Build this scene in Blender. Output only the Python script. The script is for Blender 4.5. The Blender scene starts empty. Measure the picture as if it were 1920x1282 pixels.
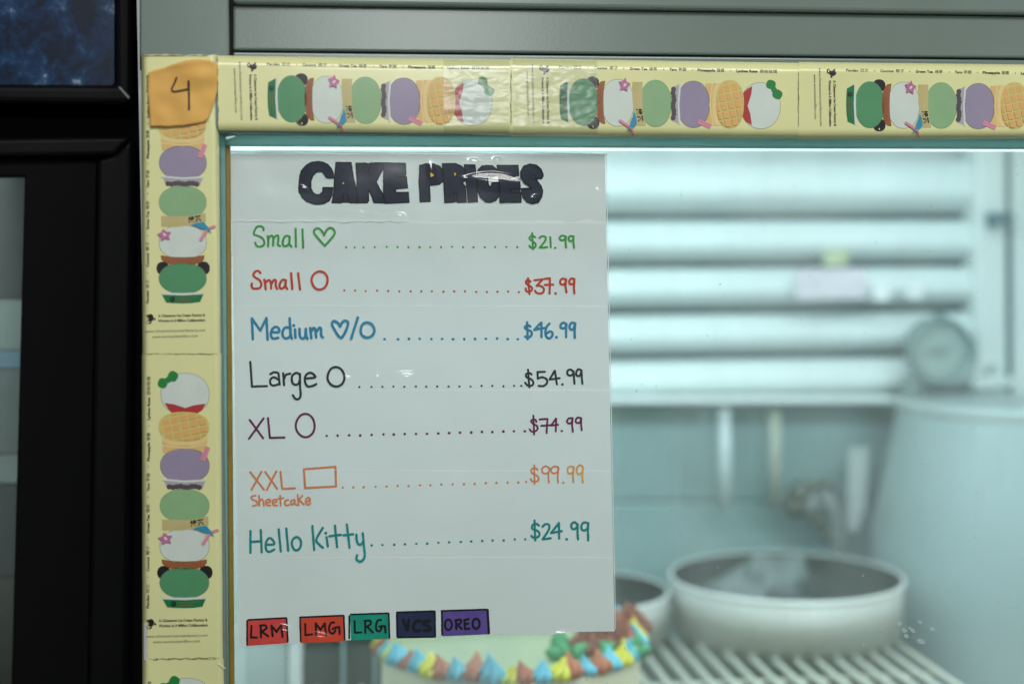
import bpy, bmesh, math, random
from mathutils import Vector, Matrix, noise
random.seed(7)
S = bpy.context.scene
COL = S.collection

# ------------------------------------------------------------------ camera
FPX = 2667.0                       # 50 mm on a 36 mm wide sensor, 1920 px
YAW, PITCH, ROLL = math.radians(6.5), math.radians(3.0), 0.006
F = Vector((math.sin(YAW)*math.cos(PITCH), math.cos(YAW)*math.cos(PITCH), -math.sin(PITCH)))
R0 = F.cross(Vector((0, 0, 1))).normalized()
U0 = R0.cross(F).normalized()
R = (R0*math.cos(ROLL) - U0*math.sin(ROLL)).normalized()
U = (U0*math.cos(ROLL) + R0*math.sin(ROLL)).normalized()
DIST = 0.83
CAM = -F*DIST
cd = bpy.data.cameras.new('camera'); cam = bpy.data.objects.new('camera', cd); COL.objects.link(cam)
m3 = Matrix((R, U, -F)).transposed()
cam.matrix_world = Matrix.Translation(CAM) @ m3.to_4x4()
cd.lens = 50; cd.sensor_width = 36; cd.clip_start = 0.01; cd.clip_end = 50
cd.dof.use_dof = True; cd.dof.focus_distance = 0.83; cd.dof.aperture_fstop = 2.8; cd.dof.aperture_blades = 7
S.camera = cam

def P(px, py, Y=0.0):
    """point of the world plane y = Y that the photograph shows at px, py"""
    d = F + R*((px-960)/FPX) - U*((py-641)/FPX)
    t = (Y - CAM.y)/d.y
    return CAM + d*t
def PZ(px, py, z):
    d = F + R*((px-960)/FPX) - U*((py-641)/FPX)
    t = (z - CAM.z)/d.z
    return CAM + d*t
def pxlen(Y):                      # metres per pixel at plane Y
    return (P(961, 641, Y)-P(960, 641, Y)).length

# ------------------------------------------------------------------ world and lamps
w = bpy.data.worlds.new('World'); S.world = w; w.use_nodes = True
w.node_tree.nodes['Background'].inputs[0].default_value = (0.30, 0.36, 0.35, 1)
w.node_tree.nodes['Background'].inputs[1].default_value = 0.10
S.view_settings.view_transform = 'Standard'; S.view_settings.look = 'None'
S.view_settings.exposure = 0; S.view_settings.gamma = 1

def area(name, loc, target, sx, sy, energy, color):
    l = bpy.data.lights.new(name, 'AREA'); l.shape = 'RECTANGLE'; l.size = sx; l.size_y = sy
    l.energy = energy; l.color = color
    o = bpy.data.objects.new(name, l); COL.objects.link(o); o.location = loc
    o.rotation_euler = (Vector(target)-Vector(loc)).to_track_quat('-Z', 'Y').to_euler()
    return o
area('shop_ceiling_lamp', (0.15, -1.5, 1.25), (0.0, 0, 0.0), 1.3, 0.5, 23, (1.0, 1.0, 0.965))
area('far_shop_lamp', (0.10, -3.2, 0.70), (0.0, 0, 0.15), 0.60, 0.10, 11, (0.97, 1.0, 1.0))
area('shop_side_lamp', (1.7, -1.6, 0.35), (0.0, 0, 0.0), 0.7, 0.7, 6.5, (0.88, 1.0, 1.0))
area('case_front_tube', (0.24, 0.12, 0.146), (0.24, 0.42, -0.26), 0.88, 0.05, 3.45, (0.79, 0.935, 1.0))
area('case_roof_tube', (0.22, 0.50, 0.262), (0.22, 0.52, -0.30), 0.80, 0.10, 1.5, (0.79, 0.935, 1.0))

# ------------------------------------------------------------------ materials
def lin(c): 
    c /= 255.0
    return c/12.92 if c <= 0.04045 else ((c+0.055)/1.055)**2.4
def rgb(r, g, b, k=1.0): return tuple(min(0.92, lin(v)*k) for v in (r, g, b))
KE = 1.75                           # reflectance per unit of picture brightness under the shop light
MATS = {}
def mat(name, col, rough=0.5, spec=0.5, metal=0.0, var=0.06, vs=60, bump=0.0, bs=200, coat=0.0, trans=0.0, detail=4):
    if name in MATS: return MATS[name]
    m = bpy.data.materials.new(name); m.use_nodes = True; nt = m.node_tree; n = nt.nodes; L = nt.links
    b = n['Principled BSDF']
    b.inputs['Roughness'].default_value = rough; b.inputs['Metallic'].default_value = metal
    b.inputs['Specular IOR Level'].default_value = spec
    b.inputs['Coat Weight'].default_value = coat; b.inputs['Coat Roughness'].default_value = 0.12
    tc = n.new('ShaderNodeTexCoord')
    if var > 0:
        nz = n.new('ShaderNodeTexNoise'); nz.inputs['Scale'].default_value = vs; nz.inputs['Detail'].default_value = detail
        L.new(tc.outputs['Object'], nz.inputs['Vector'])
        mx = n.new('ShaderNodeMix'); mx.data_type = 'RGBA'
        mx.inputs[6].default_value = tuple(max(0, c*(1-var*1.6)) for c in col)+(1,)
        mx.inputs[7].default_value = tuple(min(0.95, c*(1+var*1.6)) for c in col)+(1,)
        L.new(nz.outputs['Fac'], mx.inputs[0]); L.new(mx.outputs[2], b.inputs['Base Color'])
    else:
        b.inputs['Base Color'].default_value = tuple(col)+(1,)
    if bump > 0:
        nb = n.new('ShaderNodeTexNoise'); nb.inputs['Scale'].default_value = bs; nb.inputs['Detail'].default_value = 3
        L.new(tc.outputs['Object'], nb.inputs['Vector'])
        bp = n.new('ShaderNodeBump'); bp.inputs['Strength'].default_value = bump; bp.inputs['Distance'].default_value = 0.001
        L.new(nb.outputs['Fac'], bp.inputs['Height']); L.new(bp.outputs[0], b.inputs['Normal'])
    MATS[name] = m
    return m

def film(name, tint=(0.98, 1, 0.99), rough=0.1, ior=1.45, haze=0.02, hazecol=(0.8, 0.9, 0.88), bump=0.0, bs=40, specks=0.0, refl=1.0):
    """thin clear sheet: fresnel mix of see-through and gloss plus diffuse haze and optional dust specks"""
    if name in MATS: return MATS[name]
    m = bpy.data.materials.new(name); m.use_nodes = True; nt = m.node_tree; n = nt.nodes; L = nt.links
    n.remove(n['Principled BSDF']); out = n['Material Output']
    tr = n.new('ShaderNodeBsdfTransparent'); tr.inputs[0].default_value = tuple(tint)+(1,)
    gl = n.new('ShaderNodeBsdfGlossy'); gl.inputs['Roughness'].default_value = rough
    df = n.new('ShaderNodeBsdfDiffuse'); df.inputs[0].default_value = tuple(hazecol)+(1,)
    # Schlick reflectance, the same from both sides of the sheet
    ge = n.new('ShaderNodeNewGeometry'); dt = n.new('ShaderNodeVectorMath'); dt.operation = 'DOT_PRODUCT'
    L.new(ge.outputs['Normal'], dt.inputs[0]); L.new(ge.outputs['Incoming'], dt.inputs[1])
    ab = n.new('ShaderNodeMath'); ab.operation = 'ABSOLUTE'; L.new(dt.outputs['Value'], ab.inputs[0])
    om = n.new('ShaderNodeMath'); om.operation = 'SUBTRACT'; om.inputs[0].default_value = 1; L.new(ab.outputs[0], om.inputs[1])
    pw = n.new('ShaderNodeMath'); pw.operation = 'POWER'; pw.inputs[1].default_value = 5; L.new(om.outputs[0], pw.inputs[0])
    r0 = ((ior-1)/(ior+1))**2*1.6
    fr = n.new('ShaderNodeMath'); fr.operation = 'MULTIPLY_ADD'; fr.inputs[1].default_value = 1-r0; fr.inputs[2].default_value = r0; fr.use_clamp = True
    L.new(pw.outputs[0], fr.inputs[0])
    tc = n.new('ShaderNodeTexCoord')
    if bump:
        nb = n.new('ShaderNodeTexNoise'); nb.inputs['Scale'].default_value = bs; nb.inputs['Detail'].default_value = 3
        L.new(tc.outputs['Object'], nb.inputs['Vector'])
        bp = n.new('ShaderNodeBump'); bp.inputs['Strength'].default_value = bump; bp.inputs['Distance'].default_value = 0.002
        L.new(nb.outputs['Fac'], bp.inputs['Height']); L.new(bp.outputs[0], gl.inputs['Normal'])
    a = n.new('ShaderNodeMixShader'); L.new(tr.outputs[0], a.inputs[1]); L.new(df.outputs[0], a.inputs[2])
    a.inputs[0].default_value = haze
    if specks:
        ns = n.new('ShaderNodeTexNoise'); ns.inputs['Scale'].default_value = 260; ns.inputs['Detail'].default_value = 2
        L.new(tc.outputs['Object'], ns.inputs['Vector'])
        mr = n.new('ShaderNodeMapRange'); mr.inputs[1].default_value = 0.735; mr.inputs[2].default_value = 0.80
        mr.inputs[3].default_value = 0; mr.inputs[4].default_value = specks
        L.new(ns.outputs['Fac'], mr.inputs[0])
        n2 = n.new('ShaderNodeTexNoise'); n2.inputs['Scale'].default_value = 9; n2.inputs['Detail'].default_value = 6  # milky upright streaks: haze standing in for room reflections
        mp = n.new('ShaderNodeMapping'); mp.inputs['Scale'].default_value = (1.0, 1.0, 0.35); mp.inputs['Rotation'].default_value = (0, .25, 0)
        L.new(tc.outputs['Object'], mp.inputs['Vector']); L.new(mp.outputs[0], n2.inputs['Vector'])
        m2 = n.new('ShaderNodeMapRange'); m2.inputs[1].default_value = 0.42; m2.inputs[2].default_value = 0.68
        m2.inputs[3].default_value = haze*0.5; m2.inputs[4].default_value = haze*2.6
        L.new(n2.outputs['Fac'], m2.inputs[0])
        ad = n.new('ShaderNodeMath'); ad.operation = 'ADD'
        L.new(mr.outputs[0], ad.inputs[0]); L.new(m2.outputs[0], ad.inputs[1]); L.new(ad.outputs[0], a.inputs[0])
    mu = n.new('ShaderNodeMath'); mu.operation = 'MULTIPLY'; mu.inputs[1].default_value = refl
    L.new(fr.outputs[0], mu.inputs[0])
    b = n.new('ShaderNodeMixShader'); L.new(mu.outputs[0], b.inputs[0]); L.new(a.outputs[0], b.inputs[1]); L.new(gl.outputs[0], b.inputs[2])
    L.new(b.outputs[0], out.inputs[0])
    MATS[name] = m
    return m

# ------------------------------------------------------------------ builders
def link(o, parent=None):
    COL.objects.link(o)
    if parent: 
        o.parent = parent
        o.matrix_parent_inverse = Matrix.Translation(-parent.location)
    return o
def thing(name, loc, label, cat, group=None):
    o = bpy.data.objects.new(name, None); o.empty_display_size = 0.02; o.location = loc
    COL.objects.link(o); tag(o, label, cat, group); return o
def tag(o, label, cat=None, group=None):
    o['label'] = label
    if cat: o['category'] = cat
    if group: o['group'] = group
    return o
def mesh(name, V, Fc, mats, parent=None, mi=None, smooth=False, bevel=0, seg=3, label=None):
    me = bpy.data.meshes.new(name); me.from_pydata([tuple(v) for v in V], [], Fc)
    for m in (mats if isinstance(mats, (list, tuple)) else [mats]): me.materials.append(m)
    if mi: me.polygons.foreach_set('material_index', mi)
    if smooth: me.polygons.foreach_set('use_smooth', [True]*len(me.polygons))
    me.update()
    o = bpy.data.objects.new(name, me); link(o, parent)
    if bevel:
        b = o.modifiers.new('bevel', 'BEVEL'); b.width = bevel; b.segments = seg; b.limit_method = 'ANGLE'; b.harden_normals = False
    if label: o['label'] = label
    return o
def prism(name, poly, Y, depth, m, parent=None, bevel=0.0006, label=None, smooth=False):
    """solid with the photographed outline on plane Y and real thickness behind it"""
    A = [P(x, y, Y) for x, y in poly]; n = len(A)
    B = [a + Vector((0, depth, 0)) for a in A]
    nrm = sum(((A[i].x*A[(i+1) % n].z - A[(i+1) % n].x*A[i].z) for i in range(n)))
    f = [tuple(range(n)), tuple(range(2*n-1, n-1, -1))] + [(i, i+n, (i+1) % n+n, (i+1) % n) for i in range(n)]
    if nrm < 0: f = [tuple(reversed(q)) for q in f]
    return mesh(name, A+B, f, m, parent, bevel=bevel, label=label)
def box(name, lo, hi, m, parent=None, bevel=0.001, label=None):
    x0, y0, z0 = lo; x1, y1, z1 = hi
    V = [(x0,y0,z0),(x1,y0,z0),(x1,y1,z0),(x0,y1,z0),(x0,y0,z1),(x1,y0,z1),(x1,y1,z1),(x0,y1,z1)]
    f = [(0,3,2,1),(4,5,6,7),(0,1,5,4),(1,2,6,5),(2,3,7,6),(3,0,4,7)]
    return mesh(name, V, f, m, parent, bevel=bevel, label=label)
def lathe(name, prof, c, m, parent=None, n=72, smooth=True, axis='z'):
    V = []; f = []
    for r, z in prof:
        for i in range(n):
            t = 2*math.pi*i/n
            if axis == 'z': V.append((c[0]+r*math.cos(t), c[1]+r*math.sin(t), c[2]+z))
            else: V.append((c[0]+r*math.cos(t), c[1]-z, c[2]+r*math.sin(t)))
    k = len(prof)
    for j in range(k-1):
        for i in range(n):
            a = j*n+i; b = j*n+(i+1) % n
            f.append((a, b, b+n, a+n))
    return mesh(name, V, f, m, parent, smooth=smooth)
def tube(name, pts, r, m, parent=None, n=8):
    V = []; f = []; pts = [Vector(p) for p in pts]
    for k, p in enumerate(pts):
        d = (pts[min(k+1, len(pts)-1)]-pts[max(k-1, 0)]).normalized()
        a = d.orthogonal().normalized(); b = d.cross(a)
        if k and abs(a.dot(pa)) < 0.99: a = (pa-d*pa.dot(d)).normalized(); b = d.cross(a)
        pa = a
        for i in range(n):
            t = 2*math.pi*i/n; V.append(p+a*r*math.cos(t)+b*r*math.sin(t))
    for k in range(len(pts)-1):
        for i in range(n):
            a = k*n+i; b = k*n+(i+1) % n; f.append((a, b, b+n, a+n))
    f.append(tuple(range(n-1, -1, -1))); f.append(tuple(range(len(V)-n, len(V))))
    return mesh(name, V, f, m, parent, smooth=True)

# flat ink: geometry gathered in picture-like 2-D coordinates, mapped on a surface function surf(x, y, lift)
class Ink:
    def __init__(s, surf, step=0.000004): s.surf = surf; s.V = []; s.F = []; s.M = []; s.lift = 0.0; s.step = step
    def poly(s, pts, m=0, lift=None):
        pts = [pts[i] for i in range(len(pts))]
        A = sum(pts[i][0]*pts[(i+1) % len(pts)][1]-pts[(i+1) % len(pts)][0]*pts[i][1] for i in range(len(pts)))
        if A > 0: pts = pts[::-1]
        b = len(s.V); l = s.lift if lift is None else lift
        s.V += [s.surf(x, y, l) for x, y in pts]; s.F.append(tuple(range(b, b+len(pts)))); s.M.append(m)
        s.lift += s.step
    def tris(s, verts, faces, m=0):
        b = len(s.V); s.V += [s.surf(x, y, s.lift) for x, y in verts]
        for f in faces:
            A = sum(verts[f[i]][0]*verts[f[(i+1) % len(f)]][1]-verts[f[(i+1) % len(f)]][0]*verts[f[i]][1] for i in range(len(f)))
            s.F.append(tuple(b+i for i in (f[::-1] if A > 0 else f))); s.M.append(m)
        s.lift += s.step
    def ellipse(s, cx, cy, rx, ry, m=0, n=28, rot=0, clip=None, e=2.0):
        pts = []
        for i in range(n):
            t = 2*math.pi*i/n; c, q = math.cos(t), math.sin(t)
            x = rx*math.copysign(abs(c)**(2/e), c); y = ry*math.copysign(abs(q)**(2/e), q)
            pts.append((cx+x*math.cos(rot)-y*math.sin(rot), cy+x*math.sin(rot)+y*math.cos(rot)))
        if clip: pts = [(x, min(max(y, clip[0]), clip[1])) for x, y in pts]
        s.poly(pts, m)
    def ribbon(s, pts, wd, m=0, wob=0.06):
        n = len(pts)
        if n < 2: return
        h0 = wd/2; L = []; Rr = []
        for k in range(n):
            a = pts[max(k-1, 0)]; c = pts[min(k+1, n-1)]
            dx, dy = c[0]-a[0], c[1]-a[1]; d = math.hypot(dx, dy) or 1
            h = h0*(1+wob*(random.random()*2-1))
            nx, ny = -dy/d*h, dx/d*h
            L.append((pts[k][0]+nx, pts[k][1]+ny)); Rr.append((pts[k][0]-nx, pts[k][1]-ny))
        b = len(s.V); l0 = s.lift
        for k in range(n):
            l = l0 + k*0.0000015
            s.V.append(s.surf(*L[k], l)); s.V.append(s.surf(*Rr[k], l))
        for k in range(n-1):
            q = b+2*k; s.F.append((q, q+1, q+3, q+2)); s.M.append(m)
        s.lift = l0 + n*0.0000015
        for e, o in ((0, 1), (n-1, n-2)):      # round ends
            cx, cy = pts[e]; dx, dy = cx-pts[o][0], cy-pts[o][1]; t0 = math.atan2(dy, dx)
            arc = [(cx+h0*math.cos(t0+t), cy+h0*math.sin(t0+t)) for t in [(-0.5+i/8)*math.pi for i in range(9)]]
            s.poly(arc, m)
        s.lift += 0.000003
    def stroke(s, pts, wd, m=0, smooth=True, wob=0.06):
        if len(pts) == 1: s.ellipse(pts[0][0], pts[0][1], wd*.62, wd*.58, m, 12); return
        if smooth and len(pts) > 2:
            q = []
            closed = pts[0] == pts[-1]
            n = len(pts)
            for i in range(n-1):
                p0 = pts[i-1] if i else (pts[-2] if closed else pts[0]); p1 = pts[i]; p2 = pts[i+1]
                p3 = pts[i+2] if i+2 < n else (pts[1] if closed else pts[-1])
                st = max(3, int(math.hypot(p2[0]-p1[0], p2[1]-p1[1])/max(wd*.35, .6)))
                st = min(st, 10)
                for k in range(st):
                    t = k/st
                    q.append(tuple(0.5*((2*p1[j])+(-p0[j]+p2[j])*t+(2*p0[j]-5*p1[j]+4*p2[j]-p3[j])*t*t+(-p0[j]+3*p1[j]-3*p2[j]+p3[j])*t**3) for j in (0, 1)))
            q.append(pts[-1]); s.ribbon(q, wd, m, wob)
        else:
            for i in range(len(pts)-1):
                a, b = pts[i], pts[i+1]; st = max(2, int(math.hypot(b[0]-a[0], b[1]-a[1])/4))
                s.ribbon([(a[0]+(b[0]-a[0])*k/st+random.uniform(-.12, .12), a[1]+(b[1]-a[1])*k/st+random.uniform(-.12, .12)) for k in range(st+1)], wd, m, wob)
    def build(s, name, mats, parent, label=None):
        return mesh(name, s.V, s.F, mats, parent, mi=s.M, label=label)

_tc = {}
def text_geo(txt, bold=0.0):
    if (txt, bold) in _tc: return _tc[(txt, bold)]
    cu = bpy.data.curves.new('t', 'FONT'); cu.body = txt; cu.offset = bold; cu.resolution_u = 2; cu.size = 1
    o = bpy.data.objects.new('t', cu); COL.objects.link(o); bpy.context.view_layer.update()
    me = o.evaluated_get(bpy.context.evaluated_depsgraph_get()).to_mesh()
    V = [(v.co.x, v.co.y) for v in me.vertices]; Fc = [tuple(p.vertices) for p in me.polygons]
    x0 = min(v[0] for v in V); x1 = max(v[0] for v in V)
    V = [((x-x0)/(x1-x0), y) for x, y in V]
    o.evaluated_get(bpy.context.evaluated_depsgraph_get()).to_mesh_clear()
    bpy.data.objects.remove(o); bpy.data.curves.remove(cu)
    _tc[(txt, bold)] = (V, Fc); return V, Fc
def put_text(ink, txt, p0, p1, size, m=0, bold=0.0):
    """text from p0 to p1 (baseline ends, y down), size = em height"""
    V, Fc = text_geo(txt, bold)
    dx, dy = p1[0]-p0[0], p1[1]-p0[1]; d = math.hypot(dx, dy); ux, uy = dx/d, dy/d
    ink.tris([(p0[0]+dx*x+uy*size*y, p0[1]+dy*x-ux*size*y) for x, y in V], Fc, m)

# ------------------------------------------------------------------ DISPLAY CASE
white_metal = mat('white_painted_metal', rgb(132, 148, 141, .82), 0.24, 0.5, var=0.05, vs=25, bump=0.03, bs=700)
groove = mat('dark_groove', (0.035, 0.032, 0.022), 0.8, var=0)
inner_white = mat('case_white_enamel', (0.74, 0.80, 0.78), 0.35, 0.5, var=0.04, vs=8)
teal_gasket = mat('pale_gasket', rgb(150, 205, 198, 1.3), 0.4, var=0.22, vs=90, bump=0.3, bs=120)
gt = teal_gasket.node_tree; tlg = gt.nodes.new('ShaderNodeBsdfTranslucent'); tlg.inputs[0].default_value = (.7, .93, .9, 1)
mg = gt.nodes.new('ShaderNodeMixShader'); mg.inputs[0].default_value = .75
gt.links.new(gt.nodes['Principled BSDF'].outputs[0], mg.inputs[1]); gt.links.new(tlg.outputs[0], mg.inputs[2]); gt.links.new(mg.outputs[0], gt.nodes['Material Output'].inputs[0])
gold = mat('brass_coloured_seal', rgb(118, 94, 34, 1.6), 0.42, 0.5, var=0.2, vs=70, bump=0.2, bs=300)

case = thing('display_case', P(960, 1282, 0.3), 'white refrigerated display case with taped frame, glass front and louvred back wall', 'display case')
prism('header_post', [(262, -80), (428, -80), (430, 112), (262, 108)], -0.010, 0.03, white_metal, case, 0.0012)
prism('header_rail', [(436, -80), (2040, -80), (2040, 29), (436, 7)], -0.014, 0.034, white_metal, case, 0.0025)
prism('header_panel', [(437, 9.5), (2040, 32.5), (2040, 110.5), (437, 94.5)], -0.009, 0.03, white_metal, case, 0.0015)
prism('header_lip', [(437, 98), (2040, 114), (2040, 134), (437, 118)], -0.011, 0.03, white_metal, case, 0.0010)
prism('header_backing', [(262, -80), (2040, -80), (2040, 130), (262, 130)], 0.002, 0.02, groove, case, 0)
prism('frame_rail', [(268, 106), (2040, 123), (2040, 258), (420, 250), (268, 250)], -0.0192, 0.019, white_metal, case, 0.0046)
prism('frame_post', [(267, 252), (409, 252), (424, 1340), (269, 1340)], -0.0192, 0.019, white_metal, case, 0.0046)
prism('inner_trim', [(408, 250), (422, 258), (429, 1340), (418, 1340)], -0.0062, 0.008, teal_gasket, case, 0.0007)
prism('inner_trim', [(412, 246), (2040, 252), (2040, 279), (423, 273)], -0.0058, 0.008, teal_gasket, case, 0.0012)
prism('brass_seal', [(422.5, 262), (431, 262), (439, 1340), (430, 1340)], -0.0040, 0.006, gold, case, 0.0006)
glass_m = film('window_glass', (0.925, 0.975, 0.97), 0.02, 1.5, 0.065, (0.75, 0.88, 0.86), specks=0.35, refl=0.8)
prism('glass_pane', [(400, 240), (2040, 246), (2040, 1345), (420, 1345)], 0.001, 0.004, glass_m, case, 0)

# interior shell -- world aligned
X0, X1 = P(270, 700, 0.012).x+0.05, P(1905, 700, 0.62).x+0.24
ZT, ZR = 0.285, PZ(0, 0, 0).z
# rack height: the front edge of the large pan stands on it at y=1238 px
zr = P(1473, 1236, 0.395).z
YB = 0.76
box('back_wall', (X0-0.05, YB, zr-0.16), (X1+0.1, YB+0.02, ZT), inner_white, case, 0)
box('ceiling_panel', (X0-0.05, 0.01, ZT), (X1+0.1, YB+0.02, ZT+0.02), inner_white, case, 0)
box('side_wall', (X0-0.05, 0.012, zr-0.16), (X0-0.02, YB, ZT), inner_white, case, 0)
box('side_wall', (X1, 0.012, zr-0.16), (X1+0.03, YB, ZT), inner_white, case, 0)
floor_m = mat('case_floor_steel', (0.26, 0.25, 0.19), 0.45, var=0.25, vs=18)
box('case_floor', (X0-0.02, 0.012, zr-0.10), (X1, YB, zr-0.08), floor_m, case, 0)
# lamp cover behind the top rail
cover = mat('lamp_cover', (0.82, 0.86, 0.86), 0.3, var=0)
glow = bpy.data.materials.new('lit_lamp_diffuser'); glow.use_nodes = True
glow.node_tree.nodes['Principled BSDF'].inputs['Emission Color'].default_value = (0.84, 0.95, 1, 1); glow.node_tree.nodes['Principled BSDF'].inputs['Emission Strength'].default_value = 1.5
prism('lamp_diffuser', [(400, 258), (2040, 262), (2040, 280), (400, 276.5)], 0.045, 0.020, glow, case, 0.002)

# louvred evaporator cover: every slat a curved blade
slat_m = mat('slat_enamel', (0.72, 0.79, 0.78), 0.38, var=0.05, vs=12)
YS = 0.70
xl = P(300, 500, YS).x; xr = P(1832, 500, YS).x
def slat(y0, y1, Yf=YS, bulge=0.010):
    zt, zb = P(1450, y0, Yf).z, P(1450, y1, Yf).z
    prof = []
    for i in range(13):
        t = i/12                                   # top leans back, belly stands forward, foot curls in under
        z = zt+(zb-zt)*t
        y = Yf + 0.016*(1-t)**1.3*0.9 - bulge*math.sin(math.pi*min(1, t*1.18))*0.8
        if t > 0.62: y += 0.030*((t-0.62)/0.38)**1.5
        prof.append((y, z))
    V = [(xl, y, z) for y, z in prof]+[(xr, y, z) for y, z in prof]
    V += [(xl, y+0.0015, z) for y, z in prof]+[(xr, y+0.0015, z) for y, z in prof]
    n = 13; f = []
    for i in range(n-1):
        f.append((i, i+n, i+n+1, i+1)[::-1]); f.append((i+2*n, i+3*n, i+3*n+1, i+2*n+1))
    for a, b in ((0, 2*n), (n-1, 3*n-1)): f.append((a, a+n, b+n, b))
    return mesh('slat', V, f, slat_m, case, smooth=True)
for a, b in ((296, 408), (414, 497), (503, 583), (590, 668), (675, 752)): slat(a, b)
# dark cavity behind the gaps, with the coil's fins
cav = mat('dark_cavity', (0.07, 0.11, 0.11), 0.7, var=0.2, vs=40)
box('louvre_cavity', (xl, 0.722, P(1450, 745, YS).z), (xr, 0.735, P(1450, 300, YS).z), cav, case, 0)
# end stile of the louvre and the seam beside it
prism('louvre_stile', [(1832, 262), (1886, 262), (1889, 745), (1833, 745)], 0.685, 0.04, inner_white, case, 0.003)
prism('corner_seam', [(1888, 408), (1897, 408), (1898, 722), (1890, 722)], 0.688, 0.02, mat('seam_blue_grey', (0.10, 0.17, 0.20), 0.6, var=0.1), case, 0)
prism('hinge_bracket', [(1855, 398), (1900, 398), (1903, 412), (1880, 416), (1870, 428), (1856, 424)], 0.672, 0.01, mat('bracket_blue_grey', (0.12, 0.20, 0.23), 0.5, var=0.1), case, 0.001)
prism('corner_panel', [(1899, 262), (2100, 262), (2100, 760), (1899, 750)], 0.69, 0.03, inner_white, case, 0.002)
prism('louvre_sill', [(300, 748), (1690, 745), (1690, 757), (300, 760)], 0.672, 0.05, inner_white, case, 0.004)

# lower back panel, brushed steel, with its seam
steel = mat('brushed_steel', (0.40, 0.58, 0.58), 0.38, 0.5, metal=0.40, var=0.12, vs=14)
prism('lower_panel', [(300, 757), (1720, 755), (1720, 938), (300, 938)], 0.738, 0.010, steel, case, 0.002)
prism('lower_panel', [(300, 942), (1720, 942), (1720, 1200), (300, 1200)], 0.736, 0.010, steel, case, 0.002)

# large pale tub at the right, standing beside the wire shelf on the case floor
tub_m = mat('tub_plastic', (0.36, 0.45, 0.455), 0.30, 0.5, var=0.06, vs=5)
tl_, bl_ = P(1698, 752, 0.60), P(1652, 1150, 0.60)
rt, rb = 0.128, 0.128+(tl_.x-bl_.x)*1.05
tcx, tcy = tl_.x+rt, 0.60
zf = zr-0.08
tub = thing('storage_tub', (tcx, tcy, zf), 'large pale round plastic tub at the right edge of the case, below the thermometer', 'tub')
ht = tl_.z-zf
lathe('tub_wall', [(rb*1.03, 0.001), (rb*1.02, ht*.1), (rb, ht*.3), (rb*.985+rt*.015, ht*.5), ((rb+rt)/2, ht*.72), (rt*1.01, ht*.93), (rt, ht-.012)], (tcx, tcy, zf), tub_m, tub, 96)
lathe('tub_lid', [(rt, ht-.0125), (rt*1.006, ht-.011), (rt*1.008, ht-.004), (rt*.995, ht), (rt*.96, ht+.001), (rt*.93, ht-.002), (.0001, ht+.001)], (tcx, tcy, zf), mat('tub_lid_plastic', (0.40, 0.47, 0.47), 0.32, 0.5, var=0.05, vs=8), tub, 96)

wl0 = mat('bright_white_trim', (0.9, 0.9, 0.88), .3, var=.01)
# left of the cake: the far post and a dark grille
prism('rear_post', [(452, 1180), (540, 1180), (540, 1400), (452, 1400)], 0.36, 0.03, inner_white, case, 0.003)
prism('rear_post_edge', [(541, 1150), (565, 1150), (565, 1400), (541, 1400)], 0.33, 0.03, wl0, case, 0.002)
dg = mat('dark_grille', (0.05, 0.06, 0.045), 0.6, var=0.2, vs=20)
prism('rear_grille', [(568, 1120), (735, 1120), (735, 1400), (568, 1400)], 0.37, 0.02, dg, case, 0.002)
for x in (640, 700): prism('grille_bar', [(x, 1125), (x+7, 1125), (x+7, 1400), (x, 1400)], 0.36, 0.01, steel, case, 0.001)

# wire shelf
shelf = bpy.data.objects.new('wire_shelf', None); shelf.location = (0.1, 0.4, zr); link(shelf); shelf.parent = case; shelf.matrix_parent_inverse = Matrix.Translation(-case.location)
wire_m = mat('shelf_wire', (0.62, 0.62, 0.54), 0.35, metal=0.1, var=0.06)
xw0, xw1 = X0, P(1701, 1236, 0.39).x+0.012
me0 = None; x = xw0; k = 0
def pshelf(o): 
    o.parent = shelf; o.matrix_parent_inverse = Matrix.Translation(-shelf.location) @ Matrix.Identity(4)
while x < xw1:
    if me0 is None:
        w0 = tube('shelf_wire', [(0, 0.05, zr-0.003), (0, 0.70, zr-0.003)], 0.0030, wire_m, None, 8); me0 = w0.data
        o = w0
    else:
        o = bpy.data.objects.new('shelf_wire', me0); COL.objects.link(o)
    o.parent = shelf; o.matrix_parent_inverse = Matrix.Identity(4); o.location = Vector((x, 0, 0))-Vector((0.1, 0.4, zr))
    x += 0.0185
for y in (0.06, 0.36, 0.64, 0.70):
    o = tube('cross_wire', [(xw0, y, zr-0.0095), (xw1, y, zr-0.0095)], 0.0036, wire_m, None, 8)
    o.parent = shelf; o.matrix_parent_inverse = Matrix.Translation(-Vector(shelf.location))
# fix: shelf is parented to case whose inverse keeps world positions

# ------------------------------------------------------------------ THERMOMETER and reflection patches on the louvre
YT = 0.655
tc_ = P(1762, 657, YT); r = 64*pxlen(YT)
th = thing('thermometer', tc_, 'round dial thermometer hanging from the white louvre at the back of the case', 'thermometer')
dial_m = mat('dial_face', (0.34, 0.43, 0.41), 0.4, var=0.08, vs=60)
ring_m = mat('dial_ring', (0.24, 0.33, 0.33), 0.35, metal=0.3, var=0.1)
lathe('case_ring', [(r*.86, 0.0), (r*.88, 0.006), (r*.95, 0.008), (r, 0.005), (r*1.01, -0.012), (r*.8, -0.014)], tc_, ring_m, th, 64, axis='y')
lathe('dial_face', [(0.0001, 0.0), (r*.87, 0.0)], tc_, dial_m, th, 64, axis='y')
lathe('dial_ring', [(r*.56, 0.0008), (r*.62, 0.0010)], tc_, mat('dial_band', (0.42, 0.5, 0.47), 0.4, var=0), th, 64, axis='y')
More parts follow.
